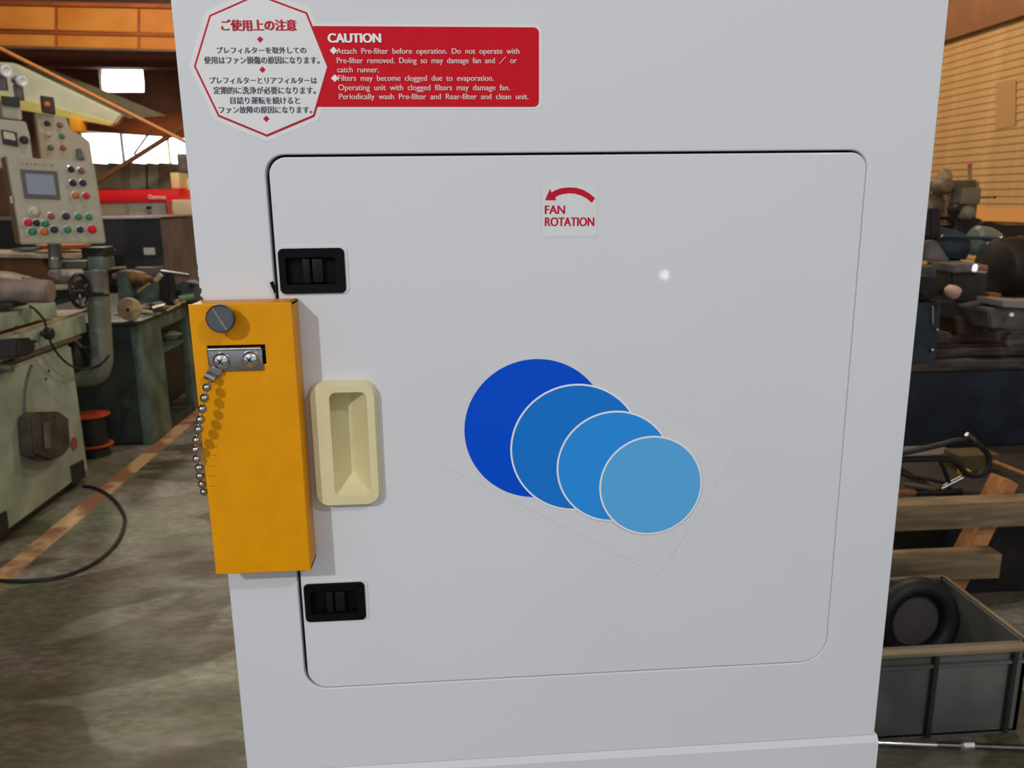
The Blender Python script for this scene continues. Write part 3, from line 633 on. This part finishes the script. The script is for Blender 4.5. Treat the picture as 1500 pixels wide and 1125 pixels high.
# ================================================================== LEFT: GREEN LATHE STAND
BX = -1.66; y0 = onX(225, 655, BX).y
lt_ = thing('lathe_stand', 'dark green machine stand with open side shelves, between grinder and white cabinet', 'stand', (-2.0, 4.7, 0))
TZ = .775
fr = MB()
z_ = lambda x, y: onX(x, y, BX).z
ya = onX(236, 480, BX).y; yb_ = onX(273, 470, BX).y; yend = 6.3
MB().box((-2.55, y0, .02), (BX-.062, y0+.04, TZ-.02), .002).build('end_panel', dgreen, lt_)
MB().box((BX-.06, y0, 0), (BX, ya, TZ-.02), .006).build('corner_column', mgreen, lt_)
MB().box((BX-.06, yb_, 0), (BX, yb_+.28, TZ-.02), .004).build('rear_column', mgreen, lt_)
MB().box((BX-.06, ya, TZ-.10), (BX, yb_, TZ-.02), .004).build('top_rail', mgreen, lt_)
MB().box((BX-.255, ya, .505), (BX-.02, yb_, .52), .002).build('shelf', mgreen, lt_)
MB().box((BX-.255, ya, .0), (BX-.005, yb_, .06), .002).build('shelf', dgreen, lt_)
MB().box((BX-.30, ya-.1, .0), (BX-.26, yend, TZ-.105)).build('dark_backing', dark, lt_, 0)  # dark sheet added so the open interior reads as shade
MB().box((-2.55, y0-.03, TZ-.02), (BX+.01, 5.8, TZ), .004).build('worktop', dgreen, lt_)
MB().box((-2.08, y0-.008, .62), (-1.86, y0, .628)).build('door_handle_strip', greym, lt_, 0)
MB().box((-2.5, y0-.006, .05), (-1.83, y0, .615), .002).build('stand_door', dgreen, lt_)
tag(MB().lathe((BX-.13, onX(248, 497, BX-.15).y-.03, .521), (0, 0, 1), [(0, .05), (.04, .10), (.045, .11), (.065, .02)], 24).build('white_basin', mat('basin_white', col(190, 200, 186), .4)), 'white enamel basin on the upper shelf of the green stand', 'basin')
_d = onY(188.5, 461, y0+.07); _d.z = .7765+.070; _d.x += .040; _d.y -= .06
dsc = tag(MB().lathe(_d, (0, -1, 0), [(0, .066), (.02, .070), (.035, .066), (.04, .02), (.042, .014)], 32).build('abrasive_disc', discm), 'tan abrasive wheel leaning on the green stand top', 'wheel')
_c = WL[dsc.name]; MB().cyl((_c.x, _c.y-.024, _c.z), (_c.x, _c.y-.027, _c.z), .011, seg=14).build('bore', dark, dsc, 0)
# small machine on the stand
sm = thing('toolpost_grinder', 'old green bench machine with brown-dusted spindle head on the green stand', 'machine', onY(200, 455, 4.7))
q = lambda x, y, Y=4.7: onY(x, y, Y)
MB().prism(pY([(170, 398), (184, 397), (190, 416), (192, 440), (196, 448), (180, 452), (174, 448)], 4.65), (0, .16, 0), .006).build('column', mgreen, sm)
MB().lathe(q(166, 405), q(214, 408)-q(166, 405), [(0, .018), (.05, .028), (.08, .045), (.14, .05), (.20, .042), (.21, .02), (.25, .018)], 20).build('spindle_head', mat('rusty_dust', col(160, 120, 76), .6, c2=col(110, 84, 60), scale=20), sm)
MB().prism(pY([(192, 412), (222, 410), (232, 418), (231, 442), (196, 447)], 4.72), (0, .12, 0), .006).build('base_casting', mgreen, sm)
MB().prism(pY([(196, 392), (222, 392), (236, 390), (238, 402), (218, 404), (198, 402)], 4.8), (0, .08, 0), .004).build('slide', greym, sm)
MB().cyl(q(236, 398, 4.6), q(277, 404, 4.6), .012, seg=10).build('long_bar', steeld, sm)
MB().cyl(q(228, 411, 4.55), q(236, 402, 4.55), .016, seg=10).build('bright_lever', bbtn, sm)
MB().cyl(q(202, 428, 4.6), q(219, 415, 4.6), .009, seg=8).build('crank_arm', discm, sm)
MB().sph(q(202, 428.5, 4.6), .013, 10).build('crank_knob', greym, sm)
MB().prism(pY([(233, 400), (246, 400), (250, 425), (246, 446), (232, 440)], 4.75), (0, .12, 0), .01).build('tail_bracket', dark, sm)
MB().cyl(q(152, 394, 4.6), q(184, 392, 4.6), .008, seg=8).build('handle_bar', discm, sm)
dg_ = thing('angle_plate', 'dark grey-green angled casting at the far end of the stand', 'casting', q(262, 445, 4.9))
MB().prism(pY([(238, 442), (240, 424), (272, 412), (300, 418), (300, 442)], 5.0), (0, .15, 0), .008).build('plate', mat('casting_grey', col(80, 92, 90), .5, var=.2), dg_)
for x, y in ((262, 428), (282, 418)): p = q(x, y, 5.0); MB().cyl(p, p-Vector((0, .03, 0)), .016, seg=10).build('bolt_head', dark, dg_)
for i, (a, b, r, m, n, lab) in enumerate((((206, 456), (222, 458), .014, bbtn, 'metal_bar', 'short pale bar lying right of the tan abrasive wheel'), ((222, 452), (240, 447), .013, steel, 'metal_bar', 'bright steel bar lying near the middle of the stand top'),
        ((244, 455), (264, 445), .008, discm, 'metal_bar', 'thin tan rod along the stand edge'), ((262, 438), (284, 434), .02, mat('rag_green', col(110, 140, 100), .8), 'green_rag', 'pale green rag at the end of the stand by the yellow cover'),
        ((216, 449), (226, 455), .016, rubpink, 'pink_handle', 'pinkish tool handle on the stand top'), ((258, 442), (270, 441), .018, rubpink, 'pink_handle', 'pinkish tool handle beside the green rag'))):
    aa = onY(*a, 4.35+.1*i) if i != 3 else onY(*a, 4.7); bb_ = onY(*b, 4.45+.1*i) if i != 3 else onY(*b, 4.75)
    aa.z = max(aa.z, TZ+r); bb_.z = max(bb_.z, TZ+r)
    tag(MB().cyl(aa, bb_, r, r*.8, seg=10).build(n, m), lab, {'m': 'bar', 'g': 'rag', 'p': 'tool'}[n[0]])
# round tiered tray behind the grinder foot
tr = thing('tray_stand', 'low black stand with two orange-rimmed round trays behind the grinder foot', 'stand', onZ(140, 668, 0))
tc_ = onY(134, 607, 4.0)
MB().lathe((tc_.x, 4.0, tc_.z-.01), (0, 0, 1), [(0, .09), (.006, .10), (.012, .10), (.014, .09)], 32).build('tray', rimred, tr)
tz2 = onY(134, 655, 4.0).z
MB().lathe((tc_.x, 4.0, max(tz2-.01, .06)), (0, 0, 1), [(0, .09), (.006, .10), (.012, .10), (.014, .09)], 32).build('tray', rimred, tr)
MB().lathe((tc_.x, 4.0, tz2+.01), (0, 0, 1), [(0, .075), (tc_.z-tz2-.025, .075)], 24).build('drum', dark, tr)
MB().lathe((tc_.x, 4.0, 0), (0, 0, 1), [(0, .08), (max(tz2-.012, .05), .07)], 20).build('foot', dark, tr)
# floor cable
loop = [(122, 712), (136, 714), (152, 721), (168, 733), (180, 750), (183, 765), (176, 787), (160, 808), (135, 827), (100, 842), (55, 850), (10, 851), (-40, 846)]
tag(MB().tube([onZ(x, y, .008) for x, y in loop], .008, 8).build('floor_cable', darkrub), 'black power cable looping over the floor beside the grinder', 'cable')

# ---- black control cabinet and red machine further back
bk = thing('electrical_cabinet', 'tall black electrical cabinet with white label in front of the red machine', 'cabinet', (-3.4, 7.4, 0))
cx_ = onY(235, 318, 7).x
MB().box((-5.2, 7.0, 0), (cx_-.01, 8.9, 1.325), .01).build('carcass', mat('cabinet_black', (.01, .01, .012, 1), .5), bk)
MB().box((cx_-.01, 7.0, 0), (cx_, 8.9, 1.32), .003).build('side_panel', mat('side_grey', col(124, 110, 106), .4, c2=col(96, 86, 84), scale=3), bk)
MB().box((-5.2, 6.97, 1.325), (cx_+.01, 8.92, 1.34), .004).build('top_plate', steel, bk)
boxY(210, 363, 227, 373, 6.99, .012).build('white_label', whiteink, bk, 0)
rm = thing('machining_centre', 'cream machining centre with a bright red band, far back beyond black cabinet', 'machine', (-4, 11, 0))
MB().box((-6.5, 10.1, 0), (-1.5, 11.3, 1.2), .01).build('machine_base', beige, rm)
boxY(60, 295.5, 207, 330, 10, 1.5, .01).build('cream_panel', beige, rm)
boxY(187, 296.5, 246, 330, 9.97, .04, .01).build('sliding_door', mat('door_pale', col(205, 205, 186), .5), rm)
boxY(250, 293, 300, 330, 9.9, 1.5, .02).build('cream_panel', beige, rm)
boxY(60, 279.5, 264, 295.5, 9.93, 1.4, .006).build('red_band', redm, rm)
MB().prism(pY([(243, 294), (253, 294), (251, 304), (256, 318), (247, 318)], 9.9), (0, .04, 0)).build('red_stripe', mat('stripe_red', col(190, 84, 62), .5), rm, 0)
text('lettering', 'Oumnen', 217.5, 243, 285, 291.5, 9.915, whiteink, rm, bold=.01, thick=.004)
boxY(214, 302, 221, 306, 9.93, .03).build('door_mark', dark, rm, 0); boxY(215, 309.5, 221, 312, 9.93, .03).build('door_mark', greym, rm, 0)
boxY(249, 253, 264, 276, 10.2, .4, .01).build('cream_post_box', mat('post_cream', col(220, 210, 150), .5), rm)
boxY(264, 262, 300, 293, 10.5, .5, .01).build('strip_panel', beige, rm)
boxY(258, 225, 300, 253, 12, .4, .02).build('dark_housing', greym, rm)
for k in range(5): boxY(270.5, 268+k*6, 273, 270+k*6, 10.48, .03).build('panel_slot', dark, rm, 0)

# ================================================================== RIGHT: LATHE
LY = 3.2
la_ = thing('engine_lathe', 'large navy blue lathe with grey bed ways across the right side', 'lathe', (3.3, 3.5, 0))
zA = lambda y: onY(1420, y, LY).z
MB().box((1.9, LY+.02, zA(655)), (4.6, LY+.55, zA(541)), .01).build('apron_panel', navy, la_)
MB().box((1.9, LY+.1, 0), (4.6, LY+.5, zA(656)), .01).build('plinth', navy, la_)
MB().box((1.9, LY-.02, zA(541)), (4.6, LY+.5, zA(526)), .006).build('front_way', bedm, la_)
MB().box((1.9, LY+.03, zA(524)), (4.6, LY+.5, zA(512)), .004).build('way_rail', bedm, la_)
MB().box((1.9, LY+.06, zA(512)), (4.6, LY+.5, zA(507)), .002).build('way_groove', mat('rust_red_dark', col(76, 40, 34), .6), la_)
MB().box((1.9, LY+.1, zA(507)), (4.6, LY+.5, zA(492)), .004).build('way_rail', bedm, la_)
MB().box((1.9, LY-.03, zA(528)), (onY(1369, 500, LY).x, LY+.5, zA(440)), .012).build('gearbox', teal, la_)
MB().box((1.9, LY, zA(440)), (onY(1366, 500, LY).x-.01, LY+.45, zA(388)), .03).build('headstock', teal, la_)
MB().cyl(onY(1366.5, 448, LY-.05), onY(1366.5, 475, LY-.05), .006, seg=8).build('chrome_rod', chrome, la_)
for x, y in ((1373, 483), (1366, 513)): MB().sph(onY(x, y, LY-.05), .011, 10).build('ball_handle', chrome, la_)
q = lambda x, y, Y=3.15: onY(x, y, Y)
cr = MB(); cr.prism(pY([(1392, 388), (1448, 388), (1450, 420), (1440, 444), (1400, 446), (1392, 430)], 3.35), (0, .25, 0), .015); cr.build('carriage', mat('carriage_dark', col(66, 64, 60), .4, var=.3), la_)
MB().prism(pY([(1393, 388), (1440, 386), (1442, 398), (1394, 400)], 3.3), (0, .2, 0), .008).build('cross_slide', greym, la_)
MB().cyl(q(1428, 393), q(1443, 395), .022, seg=16).build('chrome_collar', chrome, la_)
MB().prism(pY([(1400, 465), (1430, 462), (1452, 464), (1440, 492), (1402, 490)], 3.25), (0, .2, 0), .006).build('saddle_wing', mat('saddle_brown', col(80, 62, 52), .5, var=.2), la_)
MB().prism(pY([(1345, 408), (1358, 402), (1366, 412), (1382, 408), (1386, 425), (1378, 434), (1352, 436), (1345, 430)], 3.1), (0, .12, 0), .01).build('tool_block', dark, la_)
MB().lathe(q(1386, 422, 3.05), q(1405, 433, 3.05)-q(1386, 422, 3.05), [(0, .012), (.012, .026), (.04, .034), (.062, .033), (.072, .018)], 18).build('hand_grip', rubpink, la_)
MB().prism(pY([(1366, 444), (1405, 443), (1406, 462), (1388, 466), (1368, 462)], 3.18), (0, .15, 0), .006).build('tool_tray', dark, la_)
MB().prism(pY([(1447, 455), (1472, 449), (1505, 451), (1505, 482), (1490, 480), (1452, 482)], 3.05), (0, .25, 0), .008).build('tailstock', greym, la_)
MB().prism(pY([(1468, 440), (1560, 446), (1560, 455), (1469, 450)], 3.0), (0, .2, 0), .004).build('tailstock_top', mat('pale_steel', col(150, 146, 142), .4), la_)
MB().cyl(q(1481, 461, 3.02), q(1482, 461, 2.99), .010, seg=12).build('oil_cap', chrome, la_)
MB().lathe(q(1474, 496, 3.1), (0, -1, 0), [(0, .03), (.05, .03), (.06, .05), (.075, .05), (.08, .02)], 20).build('feed_dial', bedm, la_)
# chuck guard / motor mass at right
mm = la_
MB().lathe(q(1452, 392, 3.5), q(1560, 385, 3.6)-q(1452, 392, 3.5), [(0, .06), (.02, .14), (.06, .16), (.3, .165), (.42, .12)], 28).build('housing', mat('housing_brown_black', col(48, 40, 34), .5, c2=col(20, 18, 16), scale=5), la_).name = 'motor_housing'
MB().box(q(1455, 438, 3.5), q(1560, 405, 3.7)+Vector((0, .2, 0)), .01).build('mount', dark, mm)
MB().prism(pY([(1449, 430), (1468, 430), (1466, 438), (1450, 438)], 3.3), (0, .08, 0), .003).build('copper_block', mat('copper', col(150, 96, 50), .5), mm)
# teal drive cover behind
tl = thing('drive_cover', 'glossy teal drive cover with rounded ends behind the lathe', 'machine', onY(1420, 390, 4.0))
MB().prism(pY([(1340, 345), (1378, 333), (1400, 334), (1424, 346), (1430, 360), (1416, 388), (1392, 386), (1360, 370), (1340, 372)], 3.9), (0, .35, 0), .03).build('casing', teal, tl)
MB().lathe(onY(1424, 352, 3.95), onY(1475, 356, 3.95)-onY(1424, 352, 3.95), [(0, .07), (.02, .09), (.10, .085), (.16, .06), (.185, .02)], 24).build('barrel', mat('pale_teal', col(112, 128, 120), .3, var=.2), tl)
MB().cyl(onY(1376, 346, 3.85), onY(1467, 350, 3.85), .012, seg=10).build('cover_rib', teal, tl)
for x, y in ((1379, 346), (1466, 349), (1446, 357)): MB().sph(onY(x, y, 3.82), .012, 10).build('chrome_nut', chrome, tl)
MB().prism(pY([(1362, 306), (1378, 304), (1379, 346), (1362, 348)], 3.8), (0, .1, 0), .01).build('belt_guard', dark, tl)
MB().prism(pY([(1352, 356), (1372, 352), (1392, 382), (1384, 384), (1356, 380)], 3.75), (0, .08, 0), .006).build('slant_bracket', greym, tl)
# second tailstock (pale) at right edge
tag(MB().lathe(onY(1484, 358, 3.9), onY(1540, 360, 3.9)-onY(1484, 358, 3.9), [(0, .02), (.03, .05), (.2, .06)], 20).build('pale_sleeve', mat('sleeve_pale', col(150, 150, 138), .4)), 'pale rounded sleeve at the right edge above the dark motor', 'sleeve')
# milling machine (tan)
ml = thing('milling_head', 'tan milling machine head with dials and drawbar in front of the siding', 'machine', onY(1410, 330, 4.6))
q = lambda x, y, Y=4.6: onY(x, y, Y)
boxY(1360, 282, 1400, 352, 4.7, .35, .02).build('column', tanmill, ml)
boxY(1392, 266, 1429, 330, 4.62, .3, .012).build('head_block', tanmill, ml)
boxY(1393, 264, 1430, 276, 4.6, .3, .008).build('head_cap', mat('cap_dark', col(92, 78, 58), .5), ml)
MB().cyl(q(1420.5, 265), q(1420.5, 242), .014, .010, seg=12).build('drawbar', tanmill, ml)
MB().sph(q(1420.5, 241), .016, 10).build('drawbar_cap', rimred, ml)
MB().lathe(q(1382, 272), (0, -1, 0), [(-.05, .06), (.02, .06), (.05, .045), (.06, .02)], 20).build('motor_end', mat('motor_olive', col(112, 96, 70), .5, var=.2), ml)
MB().lathe(q(1384, 256), (0, 0, 1), [(-.03, .05), (.0, .045), (.03, .03), (.04, .012)], 20).build('motor_cap', tanmill, ml)
boxY(1410, 275, 1436, 299, 4.5, .12, .01).build('gear_cover', mat('cover_olive_grey', col(120, 114, 92), .4, var=.3), ml)
MB().lathe(q(1418, 312, 4.5), (0, -1, 0), [(-.06, .05), (.0, .05), (.03, .035), (.04, .01)], 20).build('dial', mat('dial_grey', col(122, 118, 100), .35), ml)
MB().lathe(q(1403, 305, 4.52), (0, -1, 0), [(-.06, .04), (.0, .04), (.02, .02)], 16).build('dial', dark, ml)
MB().cyl(q(1437, 290), q(1456, 289), .004, seg=6).build('thin_lever', dark, ml); MB().sph(q(1457, 289), .010, 8).build('lever_ball', dark, ml)
MB().prism(pY([(1390, 318), (1405, 330), (1400, 342), (1425, 345), (1428, 332), (1440, 322), (1420, 316)], 4.55), (0, .15, 0), .006).build('table_bracket', dark, ml)
# dark stock heap line behind lathe to right
dk = tag(MB().prism(pY([(1420, 332), (1450, 324), (1476, 332), (1560, 330), (1560, 372), (1420, 372)], 4.75), (0, .3, 0), .01).build('dark_machine_top', dark), 'dark low machine top behind the lathe below the siding', 'machine')

# ================================================================== RIGHT: TIMBER FRAME, HOSES, CRATE
tf = thing('timber_frame', 'rough timber frame of two rails and slanting post in front of lathe', 'frame', (1.95, 1.7, 0))
def plank(name, pts, Y, dep, m, parent, bev=.003): return MB().prism(pY(pts, Y), (0, dep, 0), bev).build(name, m, parent)
FY = 1.6
ua, ub_ = onY(1400, 738, FY), onY(1400, 775, FY)
MB().box((1.45, FY, ub_.z), (2.5, FY+.07, ua.z), .003).build('rail', wood, tf)
ua, ub_ = onY(1400, 815, FY), onY(1400, 850, FY)
xe = onY(1466, 830, FY).x
MB().box((1.45, FY, ub_.z), (xe, FY+.07, ua.z), .003).build('rail', wood, tf)
po = MB(); a_, b_ = onY(1482, 706, FY+.075), onY(1368, 930, FY+.075); d_ = (b_-a_).normalized(); sd = Vector((-d_.z, 0, d_.x))
po.prism([a_-sd*.03, a_+sd*.03, b_+sd*.03, b_-sd*.03], (0, .07, 0), .003)
o = po.build('slanting_post', wood2, tf)
SZ = onY(1400, 742, 1.84).z+.001
def onshelf(px, py, qx, Y, dep, bev):
    a, b = onY(px, py, Y), onY(qx, py, Y); return MB().box((a.x, Y, SZ), (b.x, Y+dep, a.z), bev)
# black oil hoses
q = lambda x, y, Y=1.9: onY(x, y, Y)
tag(MB().tube([q(1290, 668), q(1330, 662), (q(1375, 652)), q(1405, 645), q(1430, 650), q(1446, 664), q(1448, 682), q(1436, 695), q(1416, 694), q(1403, 680), q(1385, 672), q(1350, 672), q(1290, 674)], .011, 8).build('hose_loop', darkrub), 'thick black hose coiled into a loop above the timber rail', 'hose')
tag(MB().tube([q(1290, 690), q(1320, 695), q(1360, 702), q(1385, 708), q(1392, 714)], .007, 8).build('thin_hose', darkrub), 'thin black hose lying over the silver tools', 'hose')
tag(MB().tube([q(1376, 672), q(1384, 690), q(1392, 712)], .008, 8).build('short_hose', darkrub), 'short black hose hanging down from the coiled loop', 'hose')
tag(onshelf(1300, 668, 1404, 2.25, .12, .006).build('pale_tray', mat('tray_grey', col(112, 108, 102), .5, var=.1)), 'pale grey metal tray behind the hoses and silver tools', 'tray')
tag(onshelf(1405, 668, 1466, 2.1, .10, .006).build('ochre_bracket', mat('dull_olive_brown', col(88, 76, 40), .6, var=.3)), 'dull olive brown steel bracket behind the top rail of the frame', 'bracket')
tag(onshelf(1409, 690, 1424, 2.06, .03, .003).build('yellow_post', mat('bright_ochre', col(206, 170, 30), .5, var=.2)), 'bright ochre upright bar in front of the dull olive bracket', 'bar')
for a, b, r, m, n, l in (((1322, 708), (1368, 716), .014, steel, 'silver_tool', 'silver cylindrical tool at left behind the upper rail'), ((1378, 716), (1410, 700), .010, steel, 'silver_fitting', 'small slanted silver fitting beside the ochre bracket'),
        ((1310, 721), (1380, 722), .010, wood2, 'wooden_stick', 'orange wooden stick under the silver tool'), ((1340, 722), (1408, 720), .012, dark, 'dark_bar', 'dark round bar lying just above the upper rail'),
        ((1455, 676), (1500, 694), .007, wood2, 'copper_rod', 'thin copper-coloured rod at the right edge over the frame'), ((1416, 636), (1428, 645), .008, steel, 'hose_fitting', 'tiny bright fitting at the top of the hose loop')):
    tag(MB().cyl(q(*a, 1.88), q(*b, 1.88), r, seg=12).build(n, m), l, {'wooden_stick': 'stick', 'silver_tool': 'tool'}.get(n, 'fitting' if 'fitting' in n else 'bar'))
sg = thing('machine_rack', 'dark steel rack shelf holding hoses and tools behind the timber frame', 'rack', (2.4, 2.1, 0))
MB().box((1.4, 1.84, onY(1400, 742, 1.84).z-.02), (3.2, 2.5, onY(1400, 742, 1.84).z), .004).build('shelf', dark, sg)
for x in (1.45, 3.1): MB().box((x, 1.9, 0), (x+.05, 1.95, onY(1400, 742, 1.84).z-.02)).build('leg', dark, sg, 0)
# plastic crate
CZ, CY0, CY1 = .275, 1.1, 1.50
cx1 = (onZ(1430, 880, CZ).x+onZ(1500, 937, CZ).x)/2; cx0 = cx1-.62
cr = thing('plastic_crate', 'grey ribbed plastic crate on the floor beside the white cabinet', 'crate', ((cx0+cx1)/2, (CY0+CY1)/2, 0))
t_ = .012
sh = MB(); sh.box((cx0, CY0+.012, .006), (cx1, CY0+.024, CZ)); sh.box((cx0, CY1-.012, .006), (cx1, CY1, CZ)); sh.box((cx0, CY0+.012, .006), (cx0+t_, CY1, CZ)); sh.box((cx1-t_, CY0+.012, .006), (cx1, CY1, CZ)); sh.box((cx0, CY0+.012, .0), (cx1, CY1, .012))
sh.build('crate_wall', crate_m, cr, 0)
zt1, zt2 = CZ-.022, CZ-.05
for (a, b) in (((cx0-.01, CY0-.012, CZ-.012), (cx1+.012, CY0+.014, CZ)), ((cx0-.01, CY1-.006, CZ-.012), (cx1+.012, CY1+.012, CZ)), ((cx1-.01, CY0, CZ-.012), (cx1+.014, CY1, CZ)), ((cx0-.012, CY0, CZ-.012), (cx0+.01, CY1, CZ))):
    MB().box(a, b, .003).build('crate_rim', mat('crate_rim_tan', col(140, 126, 104), .5, var=.15), cr)
MB().box((cx0, CY0, zt2-.004), (cx1, CY0+.013, zt2+.004)).build('crate_band', crate_m, cr, 0)
rx = [onY(1368, 1000, CY0).x, onY(1482, 1000, CY0).x]; st = rx[1]-rx[0]
for k in range(-2, 3):
    x = rx[0]+k*st
    if cx0 < x < cx1: MB().box((x-.006, CY0-.004, .01), (x+.006, CY0+.013, CZ-.012)).build('crate_rib', mat('rib_dark', col(40, 41, 40), .5), cr, 0)
# items in the crate
rc = onY(1332, 887, 1.42); rg = thing('rubber_ring', 'thick black rubber ring standing inside the grey crate', 'ring', rc)
MB().torus(rc+Vector((0, -.04, -.03)), (.05, -1, .12), .108, .030, 36, 12).build('ring', darkrub, rg)
MB().cyl(rc+Vector((0, .01, -.03)), rc+Vector((0, -.03, -.028)), .088, seg=32).build('hub', mat('hub_grey', col(96, 92, 90), .6, var=.15), rg)
tag(MB().box((cx0+.05, CY0+.08, .014), (cx1-.2, CY0+.22, .12), .01).build('dark_casting', dark), 'dark casting in the bottom of the grey crate', 'casting')
# chrome bar on a low stand in front of the crate
cb = thing('chrome_bar', 'polished chrome round bar lying on the floor in front of the crate', 'bar', onZ(1390, 1091, .03))
a_, b_ = onZ(1255, 1086.5, .03), onZ(1372, 1091, .03)
MB().cyl(a_, b_, .0062, seg=16).build('bright_rod', chrome, cb)
MB().cyl(b_, onZ(1540, 1097, .03), .008, seg=16).build('dark_rod', steeld, cb)
p = onZ(1414, 1090, .03); MB().lathe(p-Vector((.02, 0, 0)), (1, -.05, 0), [(0, .014), (.006, .02), (.034, .02), (.04, .014)], 20).build('collar', chrome, cb)
# dark box added to fill in the black background beyond the crate
MB().box((1.98, 1.87, 0), (2.7, 2.3, .40), .02).build('dark_backdrop', mat('backdrop_dark', col(30, 26, 22), .6, c2=col(18, 17, 16), scale=8), sg)
